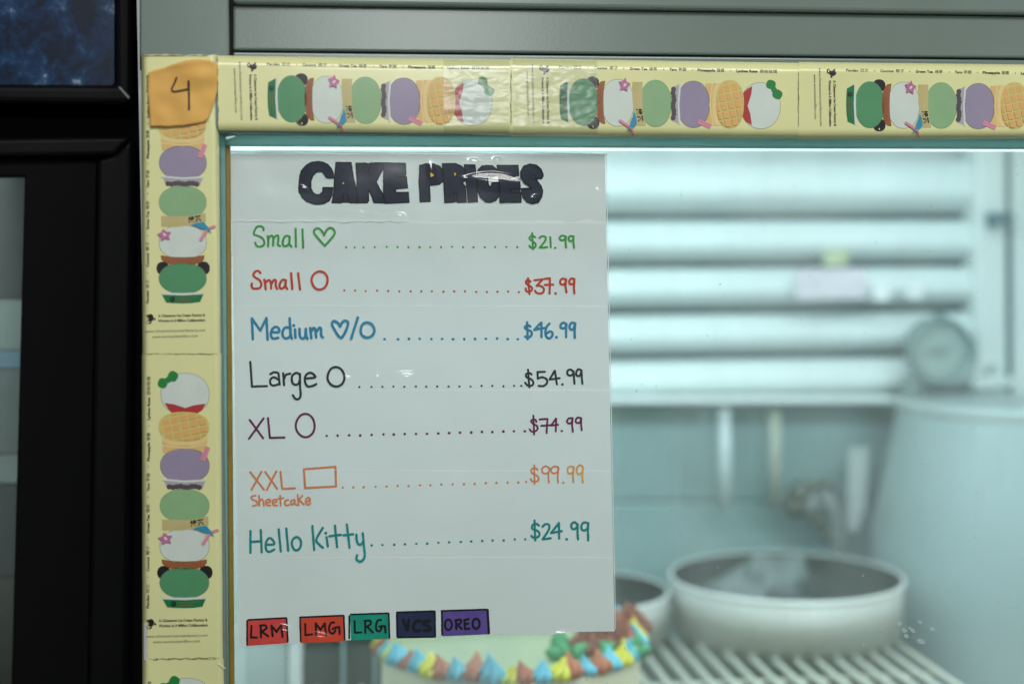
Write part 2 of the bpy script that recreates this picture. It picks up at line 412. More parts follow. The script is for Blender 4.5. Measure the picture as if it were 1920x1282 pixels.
for k in range(21):
    t = math.radians(-220+k*13)
    c, s_ = math.cos(t), math.sin(t)
    d = Vector((c, 0, s_)); nrm = Vector((-s_, 0, c))
    a = tc_+d*r*.68+Vector((0, -.0012, 0)); b = tc_+d*r*.80+Vector((0, -.0012, 0)); h = nrm*0.0004
    mesh('tick_mark', [a-h, a+h, b+h, b-h], [(0, 1, 2, 3)], ring_m, th)
ndl = mat('needle_red', (0.20, 0.10, 0.10), 0.5, var=0)
t = math.radians(12); d = Vector((math.cos(t), 0, math.sin(t))); nn = Vector((-math.sin(t), 0, math.cos(t)))
c0 = tc_+Vector((0, -.003, 0))
mesh('needle', [c0-d*r*.5-nn*.0012, c0+d*r*.55, c0-d*r*.5+nn*.0012], [(0, 1, 2)], ndl, th)
lathe('needle_hub', [(0.0001, 0.0045), (0.003, 0.0042), (0.0034, 0.0)], tc_, ring_m, th, 20, axis='y')
prism('hanger', [(1752, 588), (1772, 588), (1830, 640), (1834, 655), (1700, 650), (1694, 640)], YT+0.013, 0.002, ring_m, th, 0.0005)
prism('foot', [(1692, 700), (1715, 712), (1730, 735), (1696, 738)], YT+0.012, 0.004, ring_m, th, 0.0005)

knob_c = P(1856, 700, 0.66)
kn = thing('cable_clip', knob_c, 'pale plastic cable clip loop beside the round thermometer', 'clip')
rk = 26*pxlen(0.66)
tube('clip_loop', [knob_c+Vector((math.cos(a)*rk, 0, math.sin(a)*rk)) for a in [math.radians(-40+i*13) for i in range(21)]], 0.003, inner_white, kn)
prism('clip_foot', [(1826, 712), (1900, 708), (1902, 722), (1826, 728)], 0.66, 0.01, inner_white, kn, 0.001)

refl_m = mat('reflection_lilac_white', (0.74, 0.68, 0.74), 0.4, var=0.12, vs=90)  # lilac patch painted for a room reflection in the glass
o = prism('reflection_patch', [(1492, 506), (1625, 503), (1625, 558), (1492, 562)], 0.684, 0.0006, refl_m, None, 0)
tag(o, 'large pale lilac room reflection built as a patch on the middle slats of the back louvre', 'patch')
pk = mat('reflection_pink', (0.62, 0.42, 0.45), 0.45, var=0.2, vs=120)
o = prism('yellowish_patch', [(1545, 468), (1590, 468), (1590, 497), (1545, 499)], 0.680, 0.0006, mat('patch_olive', (0.50, 0.55, 0.34), 0.45, var=0.2, vs=120), None, 0)
tag(o, 'small yellowish patch above the lilac reflection patch on the louvre', 'patch')  # plain yellowish patch in front of the slats
wl = mat('reflection_white', (0.88, 0.90, 0.90), 0.3, var=0.02)  # white squares painted for lights reflected in the glass
for (a, b, c, d_), lb in (((1636, 532, 1668, 563), 'left of two small white square patches for reflected lights on the louvre'), ((1700, 532, 1730, 560), 'right of two small white square patches for reflected lights, above the thermometer')):
    o = prism('light_reflection_patch', [(a, b), (c, b-1), (c, d_), (a, d_)], 0.682, 0.0006, wl, None, 0); tag(o, lb, 'patch', 'small white light reflection patches on the louvre')

# ------------------------------------------------------------------ CAKE
cz = P(957, 1207, 0.27).z
cc = PZ(957, 1208, cz); cr = 243*pxlen(cc.y)
cake = thing('birthday_cake', (cc.x, cc.y, zr), 'round white cake with coloured icing rosettes round its rim, below the price sign', 'cake')
ice_m = mat('cream_icing', (0.92, 0.80, 0.58), 0.55, var=0.03, vs=30, bump=0.25, bs=120)
hk = cz-zr
board = mat('cake_board', (0.75, 0.72, 0.6), 0.4, var=0.03)
lathe('cake_board', [(0.0001, 0.0035), (cr*1.12, 0.0035), (cr*1.12, 0.0), (0.0001, 0)], (cc.x, cc.y, zr+.0001), board, cake)
lathe('cake_body', [(cr*.985, 0.0036), (cr, 0.01), (cr, hk*.5), (cr*.998, hk-.006), (cr*.985, hk-.0015), (cr*.95, hk)], (cc.x, cc.y, zr), ice_m, cake, 96)
lathe('cake_top', [(cr*.95, hk), (cr*.7, hk+.0004), (cr*.4, hk+.0002), (0.0001, hk+.0003)], (cc.x, cc.y, zr), mat('shaded_green_icing', (0.40, 0.44, 0.27), .5, var=.05, vs=30, bump=.2, bs=120), cake, 96)  # pale green icing, darkened to put shade into the cake top
icb = mat('icing_blue', (0.14, 0.52, 0.66), 0.42, var=0.12, vs=200, bump=0.2)
icy = mat('icing_yellow', (0.85, 0.72, 0.05), 0.42, var=0.12, vs=200, bump=0.2)
icr = mat('icing_terracotta', (0.50, 0.14, 0.06), 0.45, var=0.15, vs=200, bump=0.2)
icg = mat('icing_green', (0.06, 0.30, 0.12), 0.42, var=0.15, vs=200, bump=0.2)
icbr = mat('icing_brown', (0.33, 0.11, 0.07), 0.5, var=0.2, vs=160, bump=0.3)
def rosette_mesh(name, m):
    V = []; f = []; n = 32; prof = [(0.0045, 0), (0.0074, 0.0018), (0.0078, 0.0045), (0.0062, 0.0072), (0.0038, 0.0098), (0.0018, 0.0128), (0.0004, 0.0160)]
    for j, (r_, z) in enumerate(prof):
        for i in range(n):
            t = 2*math.pi*i/n
            rr = r_*(1+0.26*math.cos(7*t))*(1+.03*math.sin(3*t)); tw = t+z*60
            V.append((rr*math.cos(tw)+z*z*14, rr*math.sin(tw), z))
    for j in range(len(prof)-1):
        for i in range(n):
            a = j*n+i; b = j*n+(i+1) % n; f.append((a, b, b+n, a+n))
    f.append(tuple(range(len(V)-n, len(V))))
    me = bpy.data.meshes.new(name); me.from_pydata(V, [], f); me.materials.append(m)
    me.polygons.foreach_set('use_smooth', [True]*len(me.polygons)); return me
rm = [rosette_mesh('rosette', m) for m in (icb, icy, icr)]
seq = [0, 1, 2, 0, 1, 0, 2, 0, 1, 2, 0, 2, 0, 1]
NR = 50
for k in range(NR):
    a = math.radians(-90) + 2*math.pi*(k+.0)/NR
    o = bpy.data.objects.new('rosette', rm[seq[(k+6) % len(seq)]]); COL.objects.link(o)
    o.parent = cake
    rr = cr*(0.955+random.uniform(-.012, .012))
    o.location = (rr*math.cos(a), rr*math.sin(a), hk-0.002+0)
    s_ = random.uniform(.95, 1.3); o.scale = (s_, s_, s_*random.uniform(.85, 1.15)); o.rotation_euler = (random.uniform(-.16, .16), random.uniform(-.16, .16), random.uniform(0, 6.28))
def rose(px, py, r_, m):
    c = PZ(px, py, cz)
    V = []; f = []
    rnd = random.Random(int(px*7+py))
    for ring in range(5):
        rad = r_*(1-.19*ring); np_ = 7-ring
        for k in range(max(3, np_)):
            a0 = rnd.uniform(0, 6.28) if k == 0 else a0
            a = a0+2*math.pi*k/max(3, np_)
            b = len(V)
            NA, NB = 7, 4
            for i in range(NA):
                t = a+(i/(NA-1)-.5)*1.5
                for j in range(NB):
                    v = j/(NB-1)
                    rr = rad*(0.45+0.62*v)*(1-.12*math.cos((i/(NA-1)-.5)*math.pi)*v)
                    z = r_*(.15+.22*ring+.55*v*math.cos((i/(NA-1)-.5)*2.3))
                    V.append(Vector((c.x+rr*math.cos(t), c.y+rr*math.sin(t), cz+z)))
            for i in range(NA-1):
                for j in range(NB-1):
                    q = b+i*NB+j; f.append((q, q+1, q+NB+1, q+NB))
    b = len(V)                                 # core that closes the middle
    for j in range(5):
        for i in range(12):
            rr = r_*.62*math.cos(j/4*1.45); V.append(Vector((c.x+rr*math.cos(i*.5236), c.y+rr*math.sin(i*.5236), cz+r_*1.15*math.sin(j/4*1.5))))
    for j in range(4):
        for i in range(12):
            q = b+j*12; f.append((q+i, q+(i+1) % 12, q+12+(i+1) % 12, q+12+i))
    o = mesh('icing_rose', V, f, m, cake, smooth=True)
    so = o.modifiers.new('s', 'SOLIDIFY'); so.thickness = 0.0014
for (px, py, r_) in ((1096, 1226, .0135), (1128, 1198, .0150), (1160, 1212, .0165), (1182, 1192, .0170), (1128, 1216, .0130), (1150, 1192, .014)): rose(px, py, r_, icbr)
def leaf(px, py, ang, ln, up=.5):
    c = PZ(px, py, cz)+Vector((0, 0, .003)); d = Vector((math.cos(ang)*.8, math.sin(ang)*.6, up)).normalized(); sd = d.cross(Vector((0, -1, .2))).normalized()
    V = []; f = []; N = 8; ln *= .75
    for i in range(N+1):
        t = i/N; wd = ln*.34*math.sin(math.pi*min(.98, t*.8+.14))*(1+.25*(i % 2)); p = c+d*ln*t
        n_ = d.cross(sd)
        V += [p-sd*wd+n_*.002, p-n_*.001, p+sd*wd+n_*.002]
    for i in range(N): q = 3*i; f += [(q, q+1, q+4, q+3), (q+1, q+2, q+5, q+4)]
    o = mesh('icing_leaf', V, f, icg, cake, smooth=True); so = o.modifiers.new('s', 'SOLIDIFY'); so.thickness = 0.002
for a in ((1052, 1236, 1.6, .026, 1.6), (1066, 1240, 2.4, .020, .9), (1075, 1238, .4, .020, .5), (1130, 1238, .6, .020, .5), (1150, 1232, 2.6, .018, .6), (1196, 1228, 1.4, .018, 2.0), (1192, 1236, -.3, .018, .4), (1056, 1240, 3.4, .02, .4)): leaf(*a)

# ------------------------------------------------------------------ PANS
pan_m = mat('anodised_aluminium', (0.86, 0.88, 0.84), 0.45, 0.5, metal=0.0, var=0.06, vs=30)
pan_in = mat('pan_inside_dark', (0.07, 0.08, 0.07), 0.45, 0.5, metal=0.4, var=0.25, vs=25)  # inside is far darker than the outside of the same pan
def pan(px, py, Yc, hw, label, h=None):
    z = P(px, py, Yc).z; c = P(px, py, Yc); rr = hw*pxlen(Yc)*1.0
    t = thing('cake_pan', (c.x, c.y, zr), label, 'cake pan', 'aluminium cake pans at the back of the case')
    hh = z-zr
    lathe('pan_wall', [(rr*.975, 0.001), (rr*.980, 0.0), (rr*.984, hh-.006), (rr*.985, hh-.0035), (rr*1.0, hh-.002), (rr*1.003, hh+.0005), (rr*.992, hh+.002), (rr*.978, hh+.0012)], (c.x, c.y, zr), pan_m, t, 96)
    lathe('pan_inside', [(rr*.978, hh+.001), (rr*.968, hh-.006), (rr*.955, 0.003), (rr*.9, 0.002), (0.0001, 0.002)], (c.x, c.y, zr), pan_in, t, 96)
    lathe('pan_base', [(rr*.976, 0.001), (0.0001, 0.001)], (c.x, c.y, zr), pan_m, t, 96)
    return c, rr, z
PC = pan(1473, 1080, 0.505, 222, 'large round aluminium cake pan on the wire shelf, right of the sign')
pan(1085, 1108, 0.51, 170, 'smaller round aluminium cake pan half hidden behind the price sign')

# upright streaks built as solids, and things behind / in the pan, strongly out of focus
o = tube('tube_reflection', [P(1358, 765, .69), P(1360, 955, .69)], 0.0070, mat('tube_reflection_white', (.66,.74,.76), .3, var=.03), None, 14); tag(o, 'bright upright tube reflection built as a white rod against the steel rear panel, above the large pan', 'rod')  # white rod standing in for the reflection of a tube
o = tube('beige_streak', [P(1452, 770, .69), P(1455, 950, .69)], 0.0075, mat('streak_beige', (0.42, 0.46, 0.38), 0.5, var=0.12, vs=40), None, 14); tag(o, 'pale beige upright streak built as a rod against the steel rear panel', 'dowel')  # beige upright streak given a solid rod shape
o = prism('white_streak', [(1592, 842), (1630, 838), (1624, 950), (1606, 1000), (1590, 990)], .68, .003, mat('streak_white', (0.48, 0.54, 0.53), .35, var=.03), None, .001); tag(o, 'white tapering streak built as a thin plate at the right of the rear panel', 'plate')  # pale upright streak given a thin solid shape
fit = thing('metal_fitting', P(1515, 1000, .67), 'cluttered dark metal tap fitting behind the rim of the large pan', 'fitting')
fm = mat('fitting_metal', (0.12, 0.13, 0.10), 0.4, metal=.5, var=.3, vs=60); fl = mat('fitting_light', (0.17, 0.20, 0.19), .4, var=.1)
for i, (x, y, rr_) in enumerate(((1500, 925, .014), (1520, 945, .016), (1492, 950, .012), (1532, 975, .010), (1552, 1002, .010))):
    c = P(x, y, .68); lathe('valve_body', [(0.0001, rr_), (rr_*.6, rr_*.85), (rr_, 0), (rr_*.6, -rr_*.85), (.0001, -rr_)], c, fm if i != 1 else fl, fit, 24)
tube('pipe', [P(1545, 920, .67), P(1566, 960, .67), P(1572, 1020, .67), P(1574, 1075, .67)], .008, fl, fit, 12)
tube('pipe', [P(1500, 915, .68), P(1540, 905, .68), P(1566, 925, .68)], .006, fm, fit, 10)
# crumpled bag lying in the large pan
bagm = mat('crumpled_plastic_bag', (0.15, 0.18, 0.172), .4, .5, var=.1, vs=30)
V = []; f = []; c = PC[0]
NA, NB = 40, 20
for j in range(NB+1):
    ph = math.pi/2*j/NB
    for i in range(NA):
        t = 2*math.pi*i/NA; d = Vector((math.cos(t)*math.cos(ph), math.sin(t)*math.cos(ph), math.sin(ph)))
        k = 1+.35*noise.noise(d*1.7)+.10*noise.noise(d*5)
        V.append(Vector((c.x-.012+d.x*.060*k, c.y+.030+d.y*.045*k, zr+.004+d.z*.058*k)))
for j in range(NB):
    for i in range(NA):
        q = j*NA; f.append((q+i, q+(i+1) % NA, q+NA+(i+1) % NA, q+NA+i))
o = mesh('plastic_bag', V, f, bagm, None, smooth=True); tag(o, 'crumpled grey plastic bag lying low in the large cake pan', 'bag')

# ------------------------------------------------------------------ PRICE SIGN
YP = -0.0016
def sheet_bulge(x, y):
    return -0.0010*math.sin((x-430)/710*math.pi) - 0.00022*noise.noise(Vector((x*.006, y*.02, 4))) - 0.0004*noise.noise(Vector((x*.012, y*.012, 0))) - 0.0009*max(0, (y-1100)/110)**2*(0.5+0.5*math.sin(x*.012))
def paper_surf(x, y, l): return P(x, y, YP+sheet_bulge(x, y)-l)
sign = thing('price_sign', P(790, 1190, YP), 'handwritten white cake price list taped to the inside corner of the glass', 'sign')
def bottom_y(x):
    pts = [(430, 1213), (455, 1212), (540, 1206), (640, 1200), (730, 1196), (830, 1192), (915, 1189), (985, 1189), (1030, 1190), (1060, 1184), (1155, 1183)]
    for (xa, ya), (xb, yb) in zip(pts, pts[1:]):
        if xa <= x <= xb: return ya+(yb-ya)*(x-xa)/(xb-xa)
    return 1185
def sheet(name, corners, m, lift, nx=60, ny=80, jag_bottom=None, parent=sign, label=None, extra=None, thick=0):
    (ax, ay), (bx, by), (cx, cy), (dx, dy) = corners     # TL TR BR BL
    V = []; f = []
    for j in range(ny+1):
        v = j/ny
        for i in range(nx+1):
            u = i/nx
            x = (ax*(1-u)+bx*u)*(1-v)+(dx*(1-u)+cx*u)*v; yt = ay*(1-u)+by*u; yb = dy*(1-u)+cy*u
            if jag_bottom: yb = jag_bottom(x)
            y = yt*(1-v)+yb*v
            V.append(paper_surf(x, y, lift+(extra(x, y) if extra else 0)))
    for j in range(ny):
        for i in range(nx): q = j*(nx+1)+i; f.append((q, q+nx+1, q+nx+2, q+1))
    o = mesh(name, V, f, m, parent, smooth=True, label=label)
    return o
paper_m = mat('white_paper', rgb(188, 192, 190, KE), 0.7, 0.3, var=0.05, vs=9, bump=0.7, bs=16)
# light from inside the case glows faintly through the sheet
nt = paper_m.node_tree; pb = nt.nodes['Principled BSDF']; tl = nt.nodes.new('ShaderNodeBsdfTranslucent'); tl.inputs[0].default_value = (.75, .85, .82, 1)
mxs = nt.nodes.new('ShaderNodeMixShader'); mxs.inputs[0].default_value = .24
nt.links.new(pb.outputs[0], mxs.inputs[1]); nt.links.new(tl.outputs[0], mxs.inputs[2]); nt.links.new(mxs.outputs[0], nt.nodes['Material Output'].inputs[0])
sheet('paper_sheet', [(432, 288), (1134, 290), (1152.5, 1184), (449, 1212)], paper_m, 0, jag_bottom=bottom_y)

ink_navy = mat('ink_navy', rgb(44, 50, 68, .95), .55, .3, var=.35, vs=160, detail=6)
ink_black = mat('ink_black', rgb(26, 24, 30, .8), .5, .3, var=.15, vs=300)
ink_green = mat('ink_green', rgb(58, 142, 62, 1.38), .6, .3, var=.16, vs=260)
ink_red = mat('ink_red', rgb(180, 62, 44, 1.38), .6, .3, var=.10, vs=260)
ink_blue = mat('ink_blue', rgb(48, 124, 158, 1.38), .6, .3, var=.16, vs=260)
ink_char = mat('ink_charcoal', rgb(44, 48, 54, 1.38), .6, .3, var=.12, vs=260)
ink_plum = mat('ink_plum', rgb(100, 30, 76, 1.38), .6, .3, var=.14, vs=260)
ink_orange = mat('ink_orange', rgb(206, 124, 82, 1.38), .6, .3, var=.12, vs=260)
ink_amber = mat('ink_amber', rgb(214, 150, 78, 1.38), .6, .3, var=.14, vs=260)
ink_teal = mat('ink_teal', rgb(18, 126, 124, 1.38), .6, .3, var=.14, vs=260)
ink_yellow = mat('ink_yellow', rgb(214, 180, 50, 1.38), .6, .3, var=.05)
box_red = mat('marker_red', rgb(205, 66, 62, 1.38), .6, .3, var=.16, vs=180)
box_orange = mat('marker_orange_red', rgb(200, 66, 44, 1.38), .6, .3, var=.16, vs=180)
box_green = mat('marker_green', rgb(18, 138, 116, 1.38), .6, .3, var=.18, vs=180)
box_navy = mat('marker_navy', rgb(32, 42, 76, 1.38), .6, .3, var=.22, vs=180)
box_purple = mat('marker_purple', rgb(88, 70, 140, 1.38), .6, .3, var=.2, vs=180)

def pts(s, z):
    x0, y0, k = z
    v = [float(a) for a in s.replace(',', ' ').split()]
    return [(x0+v[i]/k, y0+v[i+1]/k) for i in range(0, len(v), 2)]
def write(name, zoom, wd, strokes, m, label=None, mats=None, lift=0.00012):
    ink = Ink(paper_surf); ink.lift = lift; k = zoom[2]
    for s in strokes:
        mi = 0
        if s[0] == 'b': mi = 1; s = s[1:]
        if s[0] == '-': ink.stroke(pts(s[1:], zoom), wd/k, mi, False)
        elif s[0] == 'o':
            cx, cy, rx, ry = [float(a) for a in s[1:].split()]
            n = 14; e = [(zoom[0]+(cx+rx*(1+.03*math.sin(3*t+cx))*math.cos(t))/k, zoom[1]+(cy+ry*(1+.02*math.sin(2*t+cx))*math.sin(t))/k) for t in [-1.6+2*math.pi*i/n for i in range(n+1)]]
            ink.stroke(e[:-1]+[e[0]], wd/k, mi)
        else: ink.stroke(pts(s, zoom), wd/k, mi)
    return ink.build(name, mats or [m], sign, label)

ZA = (455, 410, 6.857); ZB = (965, 420, 9.157); ZC = (455, 580, 6.857); ZD = (965, 590, 8.544); ZE = (455, 760, 6.409)
ZF = (965, 770, 8.544); ZG = (455, 970, 7.385); ZH = (975, 965, 12.8); ZI = (450, 1130, 8.0); ZJ = (680, 1130, 7.68)
ZK = (550, 290, 8.0); ZL = (780, 290, 7.68)
write('size_lettering', ZA, 29, ['268 150 262 115 225 97 180 110 150 160 145 205 190 220 250 250 278 300 265 345 215 362 175 345 160 308',
    '322 225 328 300 325 358', '328 270 352 228 378 220 392 255 390 345', '394 262 425 222 455 222 458 280 452 335 480 352',
    '604 235 570 220 535 240 515 300 522 345 560 352 596 315 605 235', '604 235 600 320 628 360', '-680 130 685 360', '-768 138 778 372',
    '1045 215 1030 175 985 130 940 130 915 175 960 240 1020 310 1058 348', '1058 348 1110 290 1160 230 1185 180 1160 130 1120 120 1080 150 1045 215'], ink_green, 'green lettering Small with a heart')
write('size_lettering', ZA, 31, ['226 700 205 675 170 675 135 720 160 755 215 790 240 840 225 885 180 900 130 895 115 865 118 835',
    '278 785 290 850 295 908', '292 825 330 790 352 800 365 850 365 898', '368 840 400 790 425 795 425 860 442 902',
    '550 790 515 785 485 820 472 870 490 900 530 885 552 835 555 790', '553 790 550 860 572 905', '-622 700 638 905', '-712 700 738 912', 'o990 795 103 116'], ink_red, 'red lettering Small with a circle')
write('size_lettering', ZC, 35, ['-130 383 117 118 227 272 305 112 320 388', '372 292 465 292 460 240 420 226 378 260 362 330 390 375 455 365',
    '604 238 545 235 512 290 520 350 560 374 610 340 614 240', '603 115 615 300 632 376', '-672 258 678 362', '656 208',
    '730 250 735 340 765 378 802 350 812 250', '812 250 815 330 832 378', '-868 240 882 370', '882 285 905 242 930 250 945 360', '950 285 985 237 1006 245 1010 335 1030 358',
    '1252 220 1225 175 1170 150 1148 190 1180 260 1230 340 1270 368', '1270 368 1310 310 1350 210 1350 160 1310 145 1275 175 1252 220', '-1480 105 1395 375', 'o1603 265 88 98'], ink_blue, 'blue lettering Medium with a heart and a circle')
write('size_lettering', ZC, 30, ['-97 675 120 992 312 985', '355 832 400 808 455 818 465 870 475 965', '462 905 400 872 355 905 360 960 400 978 470 958',
    '-520 820 532 973', '532 895 555 842 612 825', '738 838 690 815 637 855 635 930 665 965 710 960 738 900', '736 828 738 1000 745 1100 720 1150 675 1145 645 1102',
    '800 888 930 872 900 825 855 815 810 850 800 920 830 985 890 985 945 960', 'o1200 865 108 125'], ink_char, 'charcoal lettering Large with a circle')
write('size_lettering', ZE, 27, ['-85 175 245 393', '-250 155 76 400', '-303 152 327 388 500 385', 'o753 240 113 138'], ink_plum, 'plum lettering XL with a circle')
write('size_lettering', ZE, 26, ['-90 800 255 1010', '-225 795 106 1013', '-270 797 415 998', '-405 790 290 1013', '-453 795 475 1000 627 993', '-735 765 1115 735 1122 970 750 990 735 765'], ink_orange, 'orange lettering XXL with a rectangle')
write('size_lettering', ZE, 22, ['155 1080 105 1095 112 1125 165 1150 175 1190 120 1205', '-195 1080 200 1205', '200 1155 225 1122 245 1150 255 1205', '285 1168 335 1152 315 1125 280 1145 285 1190 332 1200',
    '367 1168 412 1152 392 1125 362 1145 367 1190 412 1200', '-450 1080 457 1200', '-425 1120 490 1110', '552 1135 520 1137 505 1170 525 1200 560 1190', '625 1132 590 1137 580 1170 600 1190 625 1150', '625 1132 630 1178 652 1195',
    '-660 1070 672 1195', '-720 1080 675 1132 735 1187', '760 1150 810 1142 795 1105 765 1120 757 1165 790 1190 815 1170'], ink_orange, 'small orange lettering Sheetcake')
write('size_lettering', ZG, 34, ['-107 185 107 488', '-250 170 263 480', '-112 335 258 326', '322 375 437 365 405 298 362 285 322 350 325 440 365 473 437 440', '-498 160 528 465', '-603 150 630 455', 'o745 360 64 90',
    '-965 115 990 443', '1110 140 1020 300 1060 370 1110 413', '-1162 268 1180 398', '1150 213', '-1277 110 1307 405', '-1202 256 1358 236', '-1443 95 1480 412', '-1397 243 1528 228',
    '1575 235 1580 310 1600 363 1640 370 1667 330', '1663 215 1680 400 1690 530 1660 590 1620 605 1575 575 1585 518'], ink_teal, 'teal lettering of the lowest price row')
write('price_lettering', ZB, 36, ['-300 158 308 300 315 432', '352 230 300 200 262 225 258 260 310 300 355 340 360 385 320 412 270 400 255 372', '425 240 470 210 528 225 530 275 490 335 430 405', '-430 408 560 398', '-612 225 620 400', '695 410',
    '882 222 820 200 775 230 782 270 830 280 882 235', '-880 215 874 300 882 403', '1012 212 950 210 925 250 940 290 990 285 1012 225', '-1010 210 1010 300 1020 412'], ink_green, 'green price $21.99')
write('price_lettering', ZB, 38, ['-230 932 242 1060 255 1203', '272 990 230 960 195 985 202 1025 250 1060 295 1090 290 1140 240 1165 195 1145 190 1105', '-340 965 480 950 378 1062', '378 1062 440 1060 500 1110 490 1170 430 1195 370 1175 350 1145',
    '-512 942 605 932 605 1060 600 1193', '-517 1045 662 1040', '705 1190', '882 960 830 935 785 970 792 1030 850 1035 885 975', '-884 950 872 1060 890 1172', '1026 950 975 935 940 975 947 1025 1000 1030 1026 970', '-1027 945 1020 1080 1025 1187'], ink_red, 'red price $37.99')
write('price_lettering', ZD, 40, ['-198 122 205 250 208 392', '252 190 205 165 162 205 200 240 260 265 272 320 220 368 167 350', '-428 128 430 358', '-420 130 312 243 430 218 490 210', '558 142 510 200 492 290 512 358 560 378 605 330 600 282 565 267 512 300', '670 360',
    '830 152 785 127 737 160 742 210 800 215 830 162', '-830 150 824 260 825 358', '972 142 920 127 882 170 887 225 935 235 970 155', '-970 142 960 260 963 368'], ink_blue, 'blue price $46.99')
write('price_lettering', ZD, 34, ['-213 877 235 1163', '270 955 230 930 182 955 192 1000 260 1030 300 1080 280 1130 210 1132 168 1087', '-485 913 365 915 370 1022', '370 1022 440 1000 510 1030 517 1095 460 1140 385 1137', '-640 897 560 1035 720 1015', '-645 900 677 1113', '765 1115',
    '942 920 900 877 850 895 847 950 890 975 942 945', '-942 905 950 1000 958 1103', '1072 892 1020 872 987 920 992 970 1040 975 1072 905', '-1072 892 1075 1000 1085 1103'], ink_char, 'charcoal price $54.99')
write('price_lettering', ZF, 32, ['-300 77 312 378', '347 175 335 145 290 140 262 165 300 210 355 240 367 290 320 330 270 330 240 295', '-400 138 525 128 512 353', '-425 240 600 226', '-660 122 585 235 695 222', '-665 127 660 328', '755 322',
    '927 117 870 120 840 160 852 195 905 195 927 130', '-928 115 920 220 932 333', '1067 117 1010 108 977 150 992 190 1045 185 1067 125', '-1067 115 1065 220 1075 308'], ink_plum, 'plum price $74.99')
write('price_lettering', ZF, 27, ['-313 867 318 1173', '367 947 320 910 264 950 290 1005 360 1040 385 1095 345 1135 285 1130 255 1087', '557 925 500 885 442 920 447 985 500 1005 550 972 557 925', '-555 910 540 1050 548 1148',
    '702 912 650 887 592 920 592 980 640 1000 695 960 702 912', '-700 900 690 1050 695 1148', '782 1150', 'b947 907 895 887 852 920 857 990 905 1000 945 950 947 907', 'b-945 900 935 1050 942 1143', 'b1097 902 1045 867 997 920 1002 990 1045 1010 1090 960 1097 902', 'b-1095 898 1085 1050 1092 1148'],
    None, 'orange price $99.99', [ink_orange, ink_amber])
write('price_lettering', ZH, 56, ['-348 132 365 608', '455 250 400 215 320 225 285 290 312 340 400 370 465 430 450 510 380 540 300 530 275 500', '540 285 590 232 660 217 705 262 682 370 545 580', '-545 585 740 557', '-935 192 748 430 1003 387', '-935 192 940 563', '1120 580',
    '1387 240 1310 172 1237 220 1242 310 1310 340 1380 270', '-1387 230 1380 420 1395 583', '1642 202 1540 177 1477 250 1482 340 1540 370 1612 330 1635 250', '-1640 192 1630 400 1640 607'], ink_teal, 'teal price $24.99')
leaders = [
 ([649, 665, 681.5, 702.6, 725, 745.5, 765.6, 786.8, 806.8, 827, 847.5, 868, 888, 909, 928.5, 949.5, 969.8], 463.6, 463.0, ink_green, 3.9),
 ([645.4, 665.8, 685.6, 707, 727.8, 748.8, 770, 790, 809.8, 831.4, 851.5, 871.9, 892.9, 913, 932.7, 952.8, 973], 545.0, 547.3, ink_red, 4.0),
 ([721, 746.4, 766.8, 786.9, 808.9, 829, 849.4, 870.4, 890.7, 911, 932, 952, 971], 635.5, 635.2, ink_blue, 4.9),
 ([673.7, 696.5, 717, 737.6, 758, 779.8, 799, 819.6, 841, 861.4, 882.3, 903, 923, 944, 963.8, 977.5], 725.3, 723.3, ink_char, 4.0),
 ([612.5, 633, 654.6, 675.2, 696.8, 719, 738.3, 758.9, 780, 800.5, 821.8, 842, 862.4, 883.6, 903.6, 923.2, 943.8, 963.5, 984], 817.2, 807.8, ink_plum, 4.9),
 ([642.5, 662.4, 682, 704.3, 724.8, 745.4, 766, 787.4, 806.8, 827.4, 848.6, 869.9, 890, 911, 930.7, 951.6, 971.9, 986.5], 914, 903.5, ink_orange, 4.3),
 ([696.8, 717, 739.2, 759.2, 780.6, 801, 822, 842, 864, 883.6, 904.2, 923.5, 944.4, 965.3, 984.7], 1022.5, 1010.4, ink_teal, 4.6)]
for xs, ya, yb, m, d in leaders:
    ink = Ink(paper_surf); ink.lift = .00012
    for x in xs:
        y = ya+(yb-ya)*(x-xs[0])/(xs[-1]-xs[0])+random.uniform(-.6, .6)
        ink.ellipse(x, y, d*.52*random.uniform(.88, 1.12), d*.52*random.uniform(.88, 1.12), 0, 14)
    ink.build('leader_dots', [m], sign)
